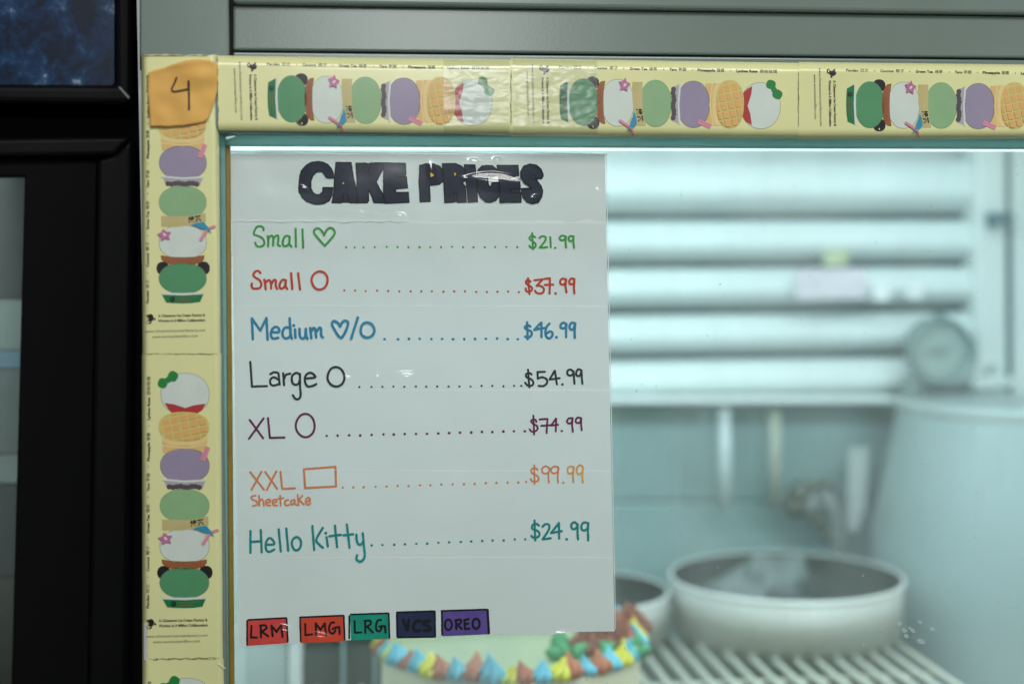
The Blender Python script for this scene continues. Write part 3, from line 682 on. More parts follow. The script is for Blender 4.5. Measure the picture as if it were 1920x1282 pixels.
heads = [
 (ZK, '600 350 600 290 570 215 520 150 450 115 370 103 280 115 200 155 120 240 95 330 80 500 85 560 130 640 200 705 300 740 380 748 460 735 540 690 580 610 588 495 445 495 440 560 395 600 340 600 290 565 262 500 262 400 290 320 340 265 400 250 450 275 490 340 510 350'),
 (ZK, '640 118 865 120 900 340 955 560 975 725 850 725 805 590 750 590 735 700 715 725 580 722 585 690 605 590 615 400'),
 (ZK, '940 130 1095 128 1108 250 1120 270 1165 125 1345 125 1340 225 1240 410 1350 610 1380 725 1210 722 1140 520 1125 540 1130 690 1110 722 960 722 955 560 955 400'),
 (ZK, '1345 125 1680 130 1690 290 1530 300 1540 335 1695 335 1712 500 1530 515 1535 570 1725 565 1735 715 1380 732 1355 610 1355 230'),
 (ZL, '55 155 150 132 260 135 340 170 385 230 390 380 330 430 195 445 205 675 60 680 45 400'),
 (ZL, '380 132 570 130 660 170 710 230 715 370 665 410 710 460 725 685 600 690 590 560 565 538 545 560 545 685 415 692 400 400'),
 (ZL, '697 148 848 148 865 300 885 680 750 688 735 500'),
 (ZL, '1180 290 1160 210 1100 160 1030 155 950 165 895 220 880 330 880 500 930 620 1000 680 1070 690 1150 660 1200 590 1200 400 1095 405 1085 455 1065 465 1040 435 1035 330 1045 305 1070 330'),
 (ZL, '1170 155 1470 155 1478 300 1335 310 1340 358 1495 358 1500 485 1365 495 1370 550 1510 550 1512 685 1210 692 1200 400'),
 (ZL, '1830 310 1810 345 1730 350 1690 305 1665 320 1740 370 1800 450 1825 520 1810 610 1760 690 1680 708 1600 685 1540 620 1515 490 1660 485 1662 478 1560 410 1510 330 1510 240 1550 170 1640 135 1730 150 1800 210 1830 280')]
def tri_poly(p):
    bm = bmesh.new(); vs = [bm.verts.new((x, y, 0)) for x, y in p]
    fc = bm.faces.new(vs); bmesh.ops.triangulate(bm, faces=[fc], ngon_method='BEAUTY'); bm.verts.index_update()
    t = [tuple(v.index for v in q.verts) for q in bm.faces]; bm.free(); return t
for k, (z, s) in enumerate(heads):
    p = pts(s, z); ink = Ink(paper_surf); ink.lift = .00012+.00003*k
    ink.tris(p, tri_poly(p), 0)
    ink.stroke(p+[p[0]], 2.3, 1, False, .18)
    if k == 1: ink.poly(pts('748 412 733 442 764 442', ZK), 2)
    if k == 4: ink.poly(pts('205 258 240 275 260 300 235 318 212 322', ZL), 2)
    if k == 5: ink.poly(pts('547 263 577 268 570 295 550 314 556 290', ZL), 2)
    ink.build('heading_letter', [ink_navy, ink_black, ink_yellow], sign)
boxes = [
 (ZI, '118 250 690 228 716 602 104 643', ['-107 265 106 622', '-127 251 683 222', '-697 226 716 575'], ['-170 342 165 515 252 515', '-310 337 315 513', '300 338 370 330 400 370 352 410 320 420', '-325 425 422 495', '-472 337 490 495', '-475 340 548 430 618 327 638 503'], box_red, 'red marker box reading LRM', ZI),
 (ZI, '905 218 1552 190 1572 572 918 600', ['-900 218 911 578', '-903 213 1548 185', '-1556 190 1571 543'], ['-978 312 982 480 1085 465', '-1135 302 1140 478', '-1138 305 1207 400 1272 302 1290 478', '1410 292 1370 292 1337 360 1347 430 1400 453 1430 405', '-1390 387 1425 367 1488 357 1495 458'], box_orange, 'orange-red marker box reading LMG', ZI),
 (ZI, '1650 170 2232 160 2240 535 1665 558', ['-1640 195 1638 525', '-1660 170 2222 152', '-2232 160 2242 520'], ['-1718 268 1722 443 1818 437', '-1878 262 1880 445', '1868 268 1950 262 1960 310 1905 352', '-1905 352 1995 438', '2115 252 2065 262 2040 345 2055 412 2100 415 2128 360', '-2090 352 2140 342 2176 345 2182 438'], box_green, 'green marker box reading LRG', ZI),
 (ZJ, '495 135 1040 120 1045 482 500 497', ['-492 135 497 485', '-497 132 1032 116', '-1040 120 1044 480', '-505 493 1040 485'], ['-585 245 642 385 665 245', '830 258 770 260 730 330 758 400 820 395', '960 255 895 262 882 300 960 340 965 388 885 392'], box_navy, 'navy marker box reading VCS', ZJ),
 (ZJ, '1145 112 1790 92 1815 448 1155 478', ['-1140 118 1145 455', '-1137 112 1785 92', '-1795 98 1815 435', '-1803 98 1822 432'], ['o1235 310 50 74', '-1345 245 1350 370', '1335 247 1412 237 1405 290 1360 310', '-1365 312 1427 367', '-1465 242 1475 370', '-1465 242 1525 228', '-1470 302 1520 292', '-1475 370 1535 365', 'o1635 295 50 72'], box_purple, 'purple marker box reading OREO', ZJ)]
for z, fill, edges, letters, m, lb, _ in boxes:
    ink = Ink(paper_surf); ink.lift = .00012; k = z[2]
    p = pts(fill, z); n = 10; g = []
    for j in range(3+1):
        for i in range(n+1):
            u, v = i/n, j/3; g.append(((p[0][0]*(1-u)+p[1][0]*u)*(1-v)+(p[3][0]*(1-u)+p[2][0]*u)*v, (p[0][1]*(1-u)+p[1][1]*u)*(1-v)+(p[3][1]*(1-u)+p[2][1]*u)*v))
    ink.tris(g, [(j*(n+1)+i, j*(n+1)+i+1, (j+1)*(n+1)+i+1, (j+1)*(n+1)+i) for j in range(3) for i in range(n)], 0)
    ink.lift += .00002
    for e in edges: ink.stroke(pts(e[1:], z), 27/k, 1, False)
    for s in letters:
        wd = (46 if 'VCS' in lb else 32)/k
        if s[0] == '-': ink.stroke(pts(s[1:], z), wd, 1, False)
        elif s[0] == 'o':
            cx, cy, rx, ry = [float(a) for a in s[1:].split()]
            e = [(z[0]+(cx+rx*math.cos(t))/k, z[1]+(cy+ry*math.sin(t))/k) for t in [2*math.pi*i/12 for i in range(13)]]
            ink.stroke(e[:-1]+[e[0]], wd, 1)
        else: ink.stroke(pts(s, z), wd, 1)
    ink.build('flavour_box', [m, ink_black], sign, lb)

# clear packing tape over the sheet, one strip below the other
def ridges(x, y):
    h = 0
    for (ax, ay, bx, by, wd, hh) in RIDGE:
        dx, dy = bx-ax, by-ay; L2 = dx*dx+dy*dy; t = max(0, min(1, ((x-ax)*dx+(y-ay)*dy)/L2))
        d = math.hypot(x-ax-dx*t, y-ay-dy*t)/(wd*(.25+.75*math.sin(math.pi*min(.97, max(.03, t)))))
        if d < 1: h += hh*(1-d*d)**2*math.sin(math.pi*min(.97, max(.03, t)))
    return h
RIDGE = [(w[0], w[1], w[2], w[3], w[4], w[4]*8.5e-5) for w in ((868, 334, 996, 348, 19), (740, 404, 762, 412, 10), (671, 408, 680, 398, 9), (561, 345, 574, 360, 5), (806, 298, 812, 345, 7),
         (498, 1176, 566, 1194, 19), (566, 1190, 630, 1200, 13), (735, 704, 795, 711, 14), (700, 706, 716, 712, 8), (640, 708, 662, 712, 7),
         (1122, 352, 1134, 362, 8), (1030, 1190, 1090, 1184, 9), (880, 300, 900, 312, 9), (925, 302, 940, 300, 7), (1000, 376, 1010, 366, 7))]
tape_m = film('packing_tape', (0.985, 1.0, 0.995), 0.13, 1.5, 0.003, (0.75, 0.85, 0.83), bump=0.10, bs=22, refl=.95)
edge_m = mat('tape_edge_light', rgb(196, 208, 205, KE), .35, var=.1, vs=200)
def torn(x):
    return 414+5*noise.noise(Vector((x*.035, 3.1, 0)))+2.2*noise.noise(Vector((x*.15, 8, 0)))+(0 if x < 600 else 0)
seams = [(283, 416), (415, 572), (571, 729), (728, 881), (880, 1043), (1042, 1215)]
for k, (ya, yb) in enumerate(seams):
    xa0 = 426+(ya-283)*.0185; xa1 = 426+(yb-283)*.0185
    lx = lambda y: 427+(y-283)*.020; rx = lambda y: 1138+(y-283)*.0195
    jb = torn if k == 0 else (bottom_y if k == 5 else None)
    if k == 5: jb = lambda x: bottom_y(x)+3+1.2*noise.noise(Vector((x*.06, 0, 0)))
    sheet('clear_tape', [(lx(ya), ya+2), (rx(ya), ya+4), (rx(yb), yb), (lx(yb), yb)], tape_m, .0007-.00004*k if k else .0008, nx=150, ny=44, jag_bottom=jb, extra=ridges)
# visible cut / torn edges of the strips
for k, (y0, amp) in enumerate(((None, 0), (575, .4), (728.5, .3), (882, .4), (1041, .5))):
    ink = Ink(lambda x, y, l: paper_surf(x, y, .00085+l))
    if y0 is None:
        xs = [436+i*2.5 for i in range(132)]
        ink.ribbon([(x, torn(x)+.3) for x in xs], 1.7, 0, .6)
        ink.build('tape_edge', [edge_m], sign, 'torn wavy edge of the topmost clear tape')
        continue
    ink.ribbon([(440+i*8, y0+amp*math.sin(i*.3)-i*.02*k) for i in range(30+(k*17) % 40)], .32, 0, .7)
    ink.build('tape_edge', [edge_m], sign)
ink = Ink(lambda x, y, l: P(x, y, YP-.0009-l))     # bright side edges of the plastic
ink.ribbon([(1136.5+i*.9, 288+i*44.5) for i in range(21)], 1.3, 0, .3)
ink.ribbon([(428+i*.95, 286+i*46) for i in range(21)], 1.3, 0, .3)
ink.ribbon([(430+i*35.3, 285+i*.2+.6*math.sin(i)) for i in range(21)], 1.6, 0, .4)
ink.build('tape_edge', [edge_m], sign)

# ------------------------------------------------------------------ PRINTED TAPE on the frame
ty = rgb(183, 183, 134, 1.74)
tape_y = mat('yellow_printed_tape', ty, 0.30, 0.45, var=0.07, vs=14, bump=0.35, bs=34, coat=0.3)
def C(r, g, b): return rgb(r, g, b, 1.40)
PR = {}
def pm(name, r, g, b, **k):
    PR[name] = mat('print_'+name, C(r, g, b), .4, .45, var=k.get('var', .05), vs=120, coat=.2); return PR[name]
names = dict(black=(26, 26, 26), pandan=(72, 130, 90), cup=(22, 104, 62), white=(186, 195, 188), offwhite=(178, 186, 178), brown=(140, 84, 50), dbrown=(106, 60, 38), pink=(170, 98, 134), lpink=(196, 124, 144), blue=(42, 128, 164),
             tea=(124, 158, 116), tan=(172, 162, 112), taro=(134, 124, 146), boba=(74, 66, 70), clearcup=(158, 150, 156), cone=(196, 164, 106), conel=(206, 182, 124), waffle=(184, 178, 108), cell=(200, 154, 92), red=(158, 48, 48), bow=(34, 116, 54), rust=(110, 84, 44), line=(92, 104, 74))
for k, v in names.items(): pm(k, *v)
ORD = list(names)
IX = {k: i for i, k in enumerate(ORD)}
MLIST = [PR[k] for k in ORD]
YF = -0.0200
def strip_surf(c, vert):
    (tl, tr, br, bl) = c
    def fn(a, b, l):
        if l > 0: a += (0 if vert else 5)
        if vert: s, t = a/150.0, b/572.0; u, v = s, t
        else: s, t = a/150.0, (572.0-b)/572.0; u, v = t, s
        x = (tl[0]*(1-u)+tr[0]*u)*(1-v)+(bl[0]*(1-u)+br[0]*u)*v
        y = (tl[1]*(1-u)+tr[1]*u)*(1-v)+(bl[1]*(1-u)+br[1]*u)*v
        e0, e1 = (.075, .085) if vert else (.135, .135)
        d = 0
        if s < e0: q = min(1, (e0-s)/e0); d = .0065*(1-math.sqrt(max(0, 1-q*q*.985)))
        if s > 1-e1: q = min(1, (s-1+e1)/e1); d = .0065*(1-math.sqrt(max(0, 1-q*q*.985)))
        return P(x, y, YF+d-l)
    return fn
def clip_poly(poly, conv):
    out = poly
    n = len(conv)
    for i in range(n):
        a, b = conv[i], conv[(i+1) % n]; inp = out; out = []
        if not inp: break
        for j in range(len(inp)):
            p, q = inp[j], inp[(j+1) % len(inp)]
            sp = (b[0]-a[0])*(p[1]-a[1])-(b[1]-a[1])*(p[0]-a[0]); sq = (b[0]-a[0])*(q[1]-a[1])-(b[1]-a[1])*(q[0]-a[0])
            if sp >= 0: out.append(p)
            if (sp >= 0) != (sq >= 0):
                t = sp/(sp-sq); out.append((p[0]+(q[0]-p[0])*t, p[1]+(q[1]-p[1])*t))
    return out
def T1(s): v = [float(a) for a in s.split()]; return [(v[i]/5.344-8, v[i+1]/5.344+27) for i in range(0, len(v), 2)]
def T2(s): v = [float(a) for a in s.split()]; return [(v[i]/5.344-8, v[i+1]/5.344+247) for i in range(0, len(v), 2)]
SC = 5.344
def el(ink, T, cx, cy, rx, ry, m, **k):
    (c,) = T('%f %f' % (cx, cy)); ink.ellipse(c[0], c[1], rx/SC, ry/SC, IX[m], k.get('n', 32), k.get('rot', 0), None, k.get('e', 2.2))
def ln(ink, pts_, wd, m): ink.ribbon(pts_, wd, IX[m], 0)

def draw_tape(c, vert, label, name='printed_tape', bmin=0, bmax=572, flavours=True, credit=True, skip_first=False, bclip=None):
    surf = strip_surf(c, vert); t = thing(name, surf(75, 286, 0), label, 'tape', 'yellow printed tape strips on the case frame')
    V = []; f = []; na, nb = 48, 60
    b0, b1 = bmin, bmax
    for i in range(na+1):
        for j in range(nb+1):
            a = 150*i/na; b = b0+(b1-b0)*j/nb
            bb = b + (2.0*noise.noise(Vector((a*.08, c[0][0]*.1, j and 1)))*(1 if j in (0, nb) else 0))
            V.append(surf(a, bb, 0))
    for i in range(na):
        for j in range(nb):
            q = i*(nb+1)+j; f.append((q, q+1, q+nb+2, q+nb+1) if vert else (q, q+nb+1, q+nb+2, q+1))
    mesh('tape_strip', V, f, tape_y, t, smooth=True)
    def new(): k = Ink(surf, .00002); k.lift = .00010; return k
    def fin(k, nm, lb=None):
        # drop unused material slots
        used = sorted(set(k.M)); mp = {u: i for i, u in enumerate(used)}
        if not vert: k.F = [tuple(q) for q in k.F]
        mesh(nm, k.V, k.F, [MLIST[u] for u in used], t, mi=[mp[m] for m in k.M], label=lb)
    def vis(b_lo, b_hi): return b_hi > bmin and b_lo < bmax
    # pandan scoop in a green cup
    if vis(380, 480):
        k = new(); el(k, T2, 255, 868, 66, 68, 'black'); el(k, T2, 668, 866, 66, 68, 'black')
        el(k, T2, 456, 968, 245, 160, 'line', e=2.1); el(k, T2, 456, 968, 241, 156, 'pandan', e=2.1)
        k.poly(T2('242 1132 668 1124 632 1207 545 1219 455 1222 360 1220 287 1214'), IX['cup']); k.poly(T2('232 1112 455 1118 674 1108 668 1130 455 1142 238 1134'), IX['white'])
        el(k, T2, 348, 1180, 26, 27, 'black', n=12); el(k, T2, 344, 1176, 10, 8, 'cup', n=10)
        ln(k, T2('400 1170 500 1168 598 1160'), 1.6, 'rust'); ln(k, T2('400 1196 480 1196 538 1190'), 1.6, 'rust')
        fin(k, 'printed_scoop', 'green scoop in a green paper cup with two black round cookies')
        k = new(); el(k, T2, 460, 603, 246, 170, 'line', e=2.3); el(k, T2, 460, 603, 242, 167, 'white', e=2.3)
        k.poly(T2('233 735 340 752 456 756 570 752 680 735 676 775 640 812 560 834 455 842 350 834 280 812 240 780'), IX['dbrown'])
        k.poly(T2('238 742 340 758 456 762 570 758 674 742 670 774 636 808 558 830 455 838 352 830 284 808 246 778'), IX['brown'])
        for q in range(14): ln(k, T2('%d %d %d %d' % (285+q*26, 772+4*math.sin(q), 290+q*25, 812+3*math.cos(q*2))), .5, 'dbrown')
        sp = []
        for q in range(10):
            a_ = math.radians(-100+36*q); rr = 78 if q % 2 == 0 else 44; sp.append((272+rr*math.cos(a_), 530+rr*.85*math.sin(a_)))
        k.poly(T2(' '.join('%f %f' % p for p in sp)), IX['pink']); el(k, T2, 273, 526, 20, 12, 'white', n=12, rot=.8)
        ln(k, T2('645 575 720 462'), 5.4, 'lpink'); ln(k, T2('722 462 788 442'), 4.6, 'lpink')
        k.poly(T2('535 432 600 408 680 400 715 445 755 508 700 478 640 462 590 438'), IX['blue'])
        fin(k, 'printed_scoop', 'white scoop in a brown shell with pink flower, straw and blue umbrella')
    if vis(240, 330):
        k = new(); el(k, T2, 462, 200, 246, 168, 'pandan', e=2.15); el(k, T2, 462, 200, 242, 164, 'tea', e=2.15)
        k.poly(T2('240 338 460 342 560 334 696 305 698 398 640 402 540 432 420 448 320 450 240 446'), IX['tan'])
        for y_ in (362, 384, 406, 428): ln(k, T2('246 %d 380 %d 500 %d' % (y_, y_+2, y_-1)), .5, 'cone')
        put_text(k, '綠茶', *T2('522 405 658 385'), 13, IX['black'], .03)
        fin(k, 'printed_scoop', 'pale green scoop on a bamboo band with brush writing')
    if vis(150, 250):
        k = new(); el(k, T1, 467, 975, 246, 172, 'boba', e=2.2); el(k, T1, 467, 975, 242, 168, 'taro', e=2.2)
        k.poly(T1('262 1130 668 1134 640 1205 460 1214 290 1200'), IX['clearcup'])
        for q in range(9): el(k, T1, 312+q*37, 1186+6*math.sin(q*1.7), 27, 26, 'boba', n=14)
        k.poly(T1('244 1104 460 1124 682 1112 680 1134 460 1144 246 1126'), IX['white'])
        k.poly(T1('680 778 720 800 666 935 618 914'), IX['lpink']); ln(k, T1('684 800 640 905'), .8, 'pink')
        fin(k, 'printed_scoop', 'purple scoop in a clear cup over dark pearls with a pink straw')
    if vis(100, 190):
        k = new(); k.poly(T1('242 730 470 770 692 722 684 800 630 845 440 858 250 848'), IX['cone'])
        k.poly(T1('244 765 470 792 688 755 686 772 470 808 246 782'), IX['conel'])
        el(k, T1, 466, 700, 226, 74, 'conel', e=2.6)
        el(k, T1, 460, 588, 254, 150, 'cone', e=2.4); el(k, T1, 460, 586, 250, 146, 'waffle', e=2.4)
        cv = [(460+250*math.copysign(abs(math.cos(t_))**(2/2.4), math.cos(t_)), 586+146*math.copysign(abs(math.sin(t_))**(2/2.4), math.sin(t_))) for t_ in [2*math.pi*q/36 for q in range(36)]]
        cv = [(x*.96+460*.04, y*.95+586*.05) for x, y in cv]
        ca, sa = math.cos(-.22), math.sin(-.22)
        for gi in range(-4, 5):
            for gj in range(-4, 5):
                cx, cy = 460+(gi*90+12)*ca-(gj*76)*sa*.9, 575+(gi*90)*sa+(gj*76)*ca
                hw, hh = 37, 30
                q4 = [(cx+dx*ca-dy*sa*.6, cy+dx*sa+dy*ca) for dx, dy in ((-hw, -hh), (hw, -hh), (hw, hh), (-hw, hh))]
                cp = clip_poly(q4, cv)
                if len(cp) > 2: k.poly(T1(' '.join('%f %f' % p for p in cp)), IX['cell'])
        fin(k, 'printed_scoop', 'orange waffle patterned scoop on a pale cone')
    if vis(30, 115):
        k = new(); el(k, T1, 473, 262, 245, 213, 'line', e=2.1); el(k, T1, 473, 262, 241, 209, 'white', e=2.1)
        k.poly(T1('268 350 360 362 475 400 475 473 400 468 340 446 300 405'), IX['red']); k.poly(T1('475 400 560 372 680 355 640 424 585 458 475 473'), IX['red'])
        el(k, T1, 352, 84, 50, 52, 'bow', n=20, e=2.6, rot=.5); el(k, T1, 250, 152, 48, 50, 'bow', n=20, e=2.6, rot=.3); el(k, T1, 304, 120, 32, 30, 'bow', n=14)
        fin(k, 'printed_scoop', 'white scoop with red base and green bow')
    if flavours:
        k = new(); B = IX['black']
        def A(b): return 12.4+(480-b)/437*3.0
        for txt, ba, bb, bo in (('Pandan', 476, 451, .03), ('班兰', 447.5, 431, 0), ('Coconut', 407, 380, .03), ('椰子', 376, 359, 0), ('Green Tea', 336, 301, .03), ('綠茶', 297, 281.6, 0), ('Taro', 257, 242, .03), ('芋頭', 239, 223.5, 0),
                            ('Pineapple', 201, 166, .03), ('菠蘿', 163, 148, 0), ('Lychee Rose', 124, 82, .03), ('荔枝玫瑰', 77.5, 43, 0)):
            if vis(bb, ba): put_text(k, txt, (A(ba), ba), (A(bb), bb), 6.9 if bo else 7.2, B, bo)
        for b in (418, 347.5, 268, 211, 135):
            if vis(b-2, b+2): k.ellipse(A(b)-2.4, b, .9, .9, B, 8)
        if k.V: fin(k, 'flavour_lettering')
    if credit:
        k = new(); B = IX['black']
        k.ellipse(15.6, 503, 6.2, 7.5, B, 9); k.ellipse(12.5, 511.5, 5.2, 3.6, B, 8); k.ellipse(23.3, 505.5, 2.0, 2.4, B, 8); k.ellipse(10.2, 505, 2.0, 2.2, IX['waffle'], 8); k.ellipse(13.5, 510.6, 1.3, 1.1, IX['waffle'], 6); k.ellipse(9.5, 499, 2.2, 2, B, 7)
        fin(k, 'shop_emblem')
        k = new()
        put_text(k, 'A Chinatown Ice Cream Factory &', (30, 501.6), (119.5, 500), 7.0, B, .035); put_text(k, 'Wonton in A Million Collaboration', (30, 511), (119.5, 509.6), 7.0, B, .035)
        fin(k, 'maker_lettering')
        k = new(); put_text(k, 'www.chinatownicecreamfactory.com', (6, 531), (119, 528.6), 7.4, B); put_text(k, 'www.wontoninamillion.com', (19, 541.4), (105, 539.4), 7.4, B)
        fin(k, 'web_address')
    return t
draw_tape([(408, 104.5), (958.5, 112), (958.5, 254.5), (410, 250)], False, 'yellow ice cream tape on the top rail, first strip right of the orange paper tag')
draw_tape([(957.5, 110), (1498, 118), (1498, 260.5), (958.5, 256)], False, 'yellow ice cream tape in the middle of the top rail, above the louvre')
draw_tape([(1497, 116.5), (2030, 122.5), (2030, 260), (1497, 262)], False, 'rightmost yellow ice cream tape on the top rail, cut by the picture edge')
draw_tape([(265, 98), (409, 98), (415.5, 664), (267, 664)], True, 'yellow ice cream tape on the left post with the orange paper tag over its top', bmin=5)
draw_tape([(266, 662.5), (416, 662.5), (421, 1236), (267, 1236)], True, 'yellow ice cream tape on the left post beside the lower half of the price sign')
draw_tape([(267, 1234), (422, 1234), (428, 1800), (267, 1800)], True, 'yellow ice cream tape at the very bottom of the left post, only its top showing', bmax=140, credit=False)

def glare_patch(c, vert, a0, a1, b0, b1, label, seed):  # clear film added over the rail so it catches glare
    surf = strip_surf(c, vert); V = []; f = []; na, nb = 60, 60
    for i in range(na+1):
        for j in range(nb+1):
            a = a0+(a1-a0)*i/na; b = b0+(b1-b0)*j/nb
            h = .00035+.0007*abs(noise.noise(Vector((a*.035, b*.012, seed))))+.00022*abs(noise.noise(Vector((a*.10, b*.045, seed+5))))
            V.append(surf(a-5, b, h))
    for i in range(na):
        for j in range(nb): q = i*(nb+1)+j; f.append((q, q+nb+1, q+nb+2, q+1))
    o = mesh('glare_film_patch', V, f, film('wrinkled_glare_film', (.97, .98, .97), .26, 1.5, .04, (.8, .85, .8), bump=.05, bs=40, refl=1.3), None, smooth=True)
    tag(o, label, 'tape', 'added glare film patches over the yellow tape'); return o
TS1 = [(408, 104.5), (958.5, 112), (958.5, 254.5), (410, 250)]; TS2 = [(957.5, 110), (1498, 118), (1498, 260.5), (958.5, 256)]
glare_patch(TS1, False, 2, 146, 4, 132, 'wrinkled clear film added for glare over the first printed strip, left of the upright seam', 1)
glare_patch(TS2, False, 2, 146, 400, 568, 'wrinkled clear film added for glare over the middle printed strip, right of the upright seam', 3)
scr_m = mat('torn_film', rgb(150, 152, 158, KE), .35, var=.1, vs=60)
o = prism('torn_tape_scrap', [(270, 1166), (277, 1175), (286, 1238), (278, 1243), (270, 1236)], -0.0196, .0006, scr_m, None, .0001); tag(o, 'torn greyish sliver of tape backing at the bottom left of the post', 'tape scrap')
peel = mat('peeled_tape', rgb(196, 190, 150, KE), .35, var=.12, vs=60)
V = [P(409, 1243, -.0205), P(424, 1252, -.0215), P(421, 1256, -.0205), P(408, 1246, -.0200)]
def curl(name, a, b, w_, m, label):
    V = []; f = []; n = 12
    for i in range(n+1):
        t = i/n
        for j in range(7):
            th_ = j/6*3.6
            x = a[0]+(b[0]-a[0])*t; y = a[1]+(b[1]-a[1])*t
            p = P(x, y, -.0202); rr = w_*(1-.5*t)
            V.append(p+Vector((0, -rr*math.sin(th_)*.8, rr*math.cos(th_))))
    for i in range(n):
        for j in range(6): q = i*7+j; f.append((q, q+1, q+8, q+7))
    o = mesh(name, V, f, m, None, smooth=True); tag(o, label, 'tape scrap'); return o
curl('curled_tape_corner', (409, 1244), (423, 1253), .0006, peel, 'small curled pale tape corner at the bottom right of the post')
curl('curled_tape_corner', (424, 260), (440, 256), .0008, mat('residue_white', rgb(168, 196, 188, KE), .35, var=.1, vs=100), 'crumpled whitish tape corner under the top rail at the glass corner')

# seam grime: thin ribbons of dirt along the joints between strips
dirt = mat('seam_dirt', rgb(92, 84, 60, 1.4), .8, var=.3, vs=300)
def seam(name, pts_, wd, label, Y=-.02035):
    ink = Ink(lambda x, y, l: P(x, y, Y-l)); ink.ribbon(pts_, wd, 0, .7)
    o = ink.build(name, [dirt], None); tag(o, label, 'dirt'); return o
seam('seam_grime', [(286+i*3.3, 1235.5-3.2*(i/38)+1.0*math.sin(i*.9)) for i in range(39)], 1.1, 'line of brown grime along the lowest tape seam on the post')
seam('seam_grime', [(272+i*4, 663.5+.5*math.sin(i*.9)) for i in range(35)], .7, 'faint grime line along the tape seam halfway down the post')
seam('seam_grime', [(958.3+.5*math.sin(i), 132+i*6) for i in range(18)], 1.0, 'grime line along the upright tape seam right of the sign heading')
seam('seam_grime', [(1497+.4*math.sin(i), 136+i*6) for i in range(18)], .7, 'grime line along the upright tape seam nearest the right picture edge')
seam('seam_grime', [(268+i*8+random.random()*2, 104.3+random.random()*.8) for i in range(16)], 1.0, 'dark chipped line along the top edge of the corner tape')

# ------------------------------------------------------------------ ORANGE TAG "4"
tagm = mat('orange_kraft_paper', rgb(206, 154, 82, 1.45), .65, .3, var=.14, vs=40, bump=.35, bs=70)
tg = thing('number_tag', P(340, 175, -.021), 'orange paper tag with a handwritten 4 taped to the top left frame corner', 'tag')
outline = [(278, 137), (288, 132), (306, 128), (326, 120), (348, 114), (370, 112), (392, 113), (403, 117), (407, 121), (408, 150), (407, 170), (402, 190), (396, 208), (389, 224), (383, 229), (370, 232), (345, 236), (315, 238), (281, 237.5), (279, 200), (277.5, 165)]
o2 = []
for i in range(len(outline)):
    a, b = outline[i], outline[(i+1) % len(outline)]; n = max(1, int(math.hypot(b[0]-a[0], b[1]-a[1])/5))
    for k in range(n): o2.append((a[0]+(b[0]-a[0])*k/n+random.uniform(-.25, .25), a[1]+(b[1]-a[1])*k/n+random.uniform(-.25, .25)))
def tag_surf(x, y, l):
    cx, cy = (x-342)/66, (y-176)/62
    h = .0012+.0022*math.exp(-((x-375)**2/900+(y-140)**2/300)) + .0010*noise.noise(Vector((x*.03, y*.03, 5)))+.0012*max(0, cx*cx*.6+cy*cy*.2-.3)
    h += .0010*math.exp(-((y-126-(x-278)*-.12)**2)/60)
    return P(x, y, -.0205-h-l)
V = [tag_surf(342, 176, 0)]; f = []; n = len(o2); RN = 14
for r_ in range(1, RN+1):
    for p in o2: V.append(tag_surf(342+(p[0]-342)*r_/RN, 176+(p[1]-176)*r_/RN, 0))
for i in range(n): f.append((0, 1+(i+1) % n, 1+i))
for r_ in range(RN-1):
    for i in range(n): a = 1+r_*n+i; b = 1+r_*n+(i+1) % n; f.append((a, a+n, b+n, b)[::-1])
o = mesh('paper_tag', V, f, tagm, tg, smooth=True); so = o.modifiers.new('s', 'SOLIDIFY'); so.thickness = .0003
ink = Ink(tag_surf); ink.lift = .0005
pen = mat('brown_black_pen', rgb(60, 44, 26, KE), .6, var=.2, vs=300)
ink.stroke([(331, 146), (327, 156), (322, 167), (325, 171.5), (333, 171), (351, 167.5)], 3.4, 0); ink.stroke([(353.6, 152.5), (354.2, 178), (354.4, 204.8)], 4.0, 0, False)
ink.build('numeral', [pen], tg)

# scrap of residue on the glass at the lower right
resm = film('glue_residue', (.8, .85, .84), .15, 1.5, .55, (.7, .8, .78))
res = thing('tape_residue', P(1715, 1180, -.001), 'flecks of torn clear tape stuck on the glass at the lower right', 'residue')
for (x, y, s_) in ((1688, 1170, 5), (1696, 1182, 7), (1706, 1178, 4), (1712, 1182, 6), (1725, 1166, 5), (1728, 1203, 9), (1749, 1180, 5), (1700, 1192, 5)):
    q = [(x+s_*random.uniform(.5, 1.1)*math.cos(t), y+s_*.8*random.uniform(.4, 1.1)*math.sin(t)) for t in [i*.9 for i in range(7)]]
    prism('residue_fleck', q, -.0012, .0006, resm, res, 0)

# ------------------------------------------------------------------ BLACK COOLER on the left
blk = mat('black_painted_metal', (0.005, 0.005, 0.006), .5, .15, var=.15, vs=12, bump=.1, bs=300)
blk2 = mat('black_rubber', (0.004, 0.004, 0.005), .7, .1, var=.1)
cool = thing('black_cooler', P(120, 1282, .05), 'tall black glass-door drinks cooler standing left of the white case', 'cooler')
YC = .10
prism('cabinet_side', [(-160, -120), (290, -120), (290, 310), (-160, 310)], YC+.035, .02, blk2, cool, 0)
prism('cabinet_side', [(120, 311), (290, 311), (290, 1400), (120, 1400)], YC+.035, .02, blk2, cool, 0)
prism('door_top_rail', [(-160, 262), (246, 256), (214, 292), (-160, 296)], YC, .03, blk, cool, .003)
prism('door_stile', [(247, 258), (232, 1400), (163, 1400), (182, 300), (214, 292)], YC, .03, blk, cool, .003)
prism('door_gasket', [(181, 300), (163, 1400), (18, 1400), (46, 330), (-160, 332), (-160, 298)], YC+.008, .02, blk2, cool, .001)
prism('door_glass', [(-160, 330), (46, 330), (18, 1400), (-160, 1400)], YC+.012, .003, film('cooler_glass', (.8, .85, .84), .04, 1.5, .01, (.5, .55, .55)), cool, 0)
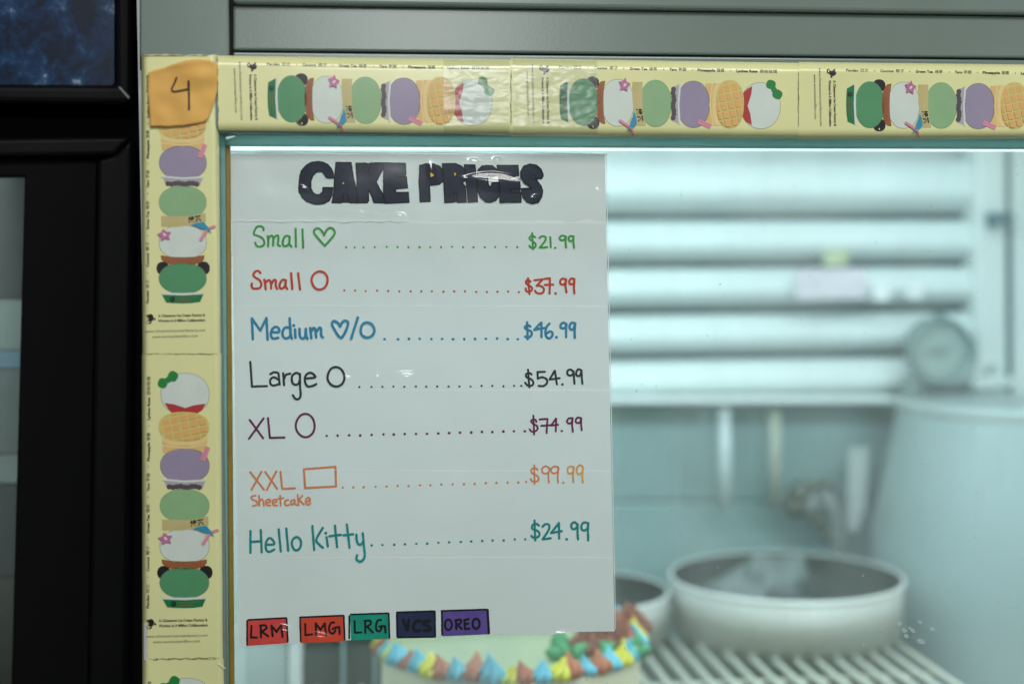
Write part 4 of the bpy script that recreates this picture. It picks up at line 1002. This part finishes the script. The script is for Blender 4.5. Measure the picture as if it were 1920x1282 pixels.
prism('header_frame', [(-160, 158), (214, 160), (214, -120), (246, -120), (244, 196), (-160, 192)], YC-.002, .03, blk, cool, .004)
prism('frame_corner_glint', [(221, 164), (224, 162), (243, 182), (241, 187)], YC-.0035, .002, mat('painted_glint', (.30, .32, .31), .3, var=.1), cool, .0004)  # pale sliver painted as the highlight on the rounded corner
# printed picture above the door
sea = bpy.data.materials.new('sea_picture'); sea.use_nodes = True; n = sea.node_tree.nodes; L = sea.node_tree.links
tcn = n.new('ShaderNodeTexCoord'); nz = n.new('ShaderNodeTexNoise'); nz.inputs['Scale'].default_value = 62; nz.inputs['Detail'].default_value = 6; nz.inputs['Distortion'].default_value = 0.25; nz.inputs['Roughness'].default_value = .65
cr_ = n.new('ShaderNodeValToRGB'); e = cr_.color_ramp.elements
e[0].position = .44; e[0].color = (0.002, 0.010, 0.035, 1); e[1].position = .76; e[1].color = (.60, .72, .80, 1)
x_ = cr_.color_ramp.elements.new(.56); x_.color = (.004, .035, .11, 1)
x_ = cr_.color_ramp.elements.new(.64); x_.color = (.03, .09, .20, 1)
L.new(tcn.outputs['Object'], nz.inputs[0]); L.new(nz.outputs[0], cr_.inputs[0]); L.new(cr_.outputs[0], n['Principled BSDF'].inputs['Base Color']); n['Principled BSDF'].inputs['Roughness'].default_value = .3
prism('picture_panel', [(-160, -120), (214, -120), (214, 160), (-160, 158)], YC+.006, .004, sea, cool, 0, label='dark blue picture of foaming sea')
# contents behind the cooler glass
gm = mat('shelf_grey', (.16, .19, .18), .5, var=.2, vs=14); gb = mat('shelf_blue_grey', (.10, .17, .22), .5, var=.2, vs=14); gd = mat('shelf_dark', (.035, .04, .04), .5, var=.2)
def cont(a, b, m, nm='shelf_panel'): prism(nm, [(-160, a), (60, a), (40, b), (-160, b)], YC+.15, .01, m, cool, 0)
cont(320, 560, gd); cont(562, 655, gm); cont(657, 690, gb); cont(692, 850, mat('shelf_mid', (.09, .105, .10), .5, var=.2)); cont(852, 905, gm); cont(908, 1080, gd); cont(1082, 1400, mat('shelf_warm', (.05, .05, .035), .5, var=.3))
cont_l = area('cooler_fill', P(-130, 760, YC+.08), P(-20, 800, YC+.15), .04, .4, .22, (.9, 1, 1))  # unseen lamp added to brighten the panels behind the cooler glass

# ------------------------------------------------------------------ render settings
S.cycles.max_bounces = 8; S.cycles.transparent_max_bounces = 16; S.cycles.caustics_reflective = False; S.cycles.caustics_refractive = False
S.cycles.use_denoising = True
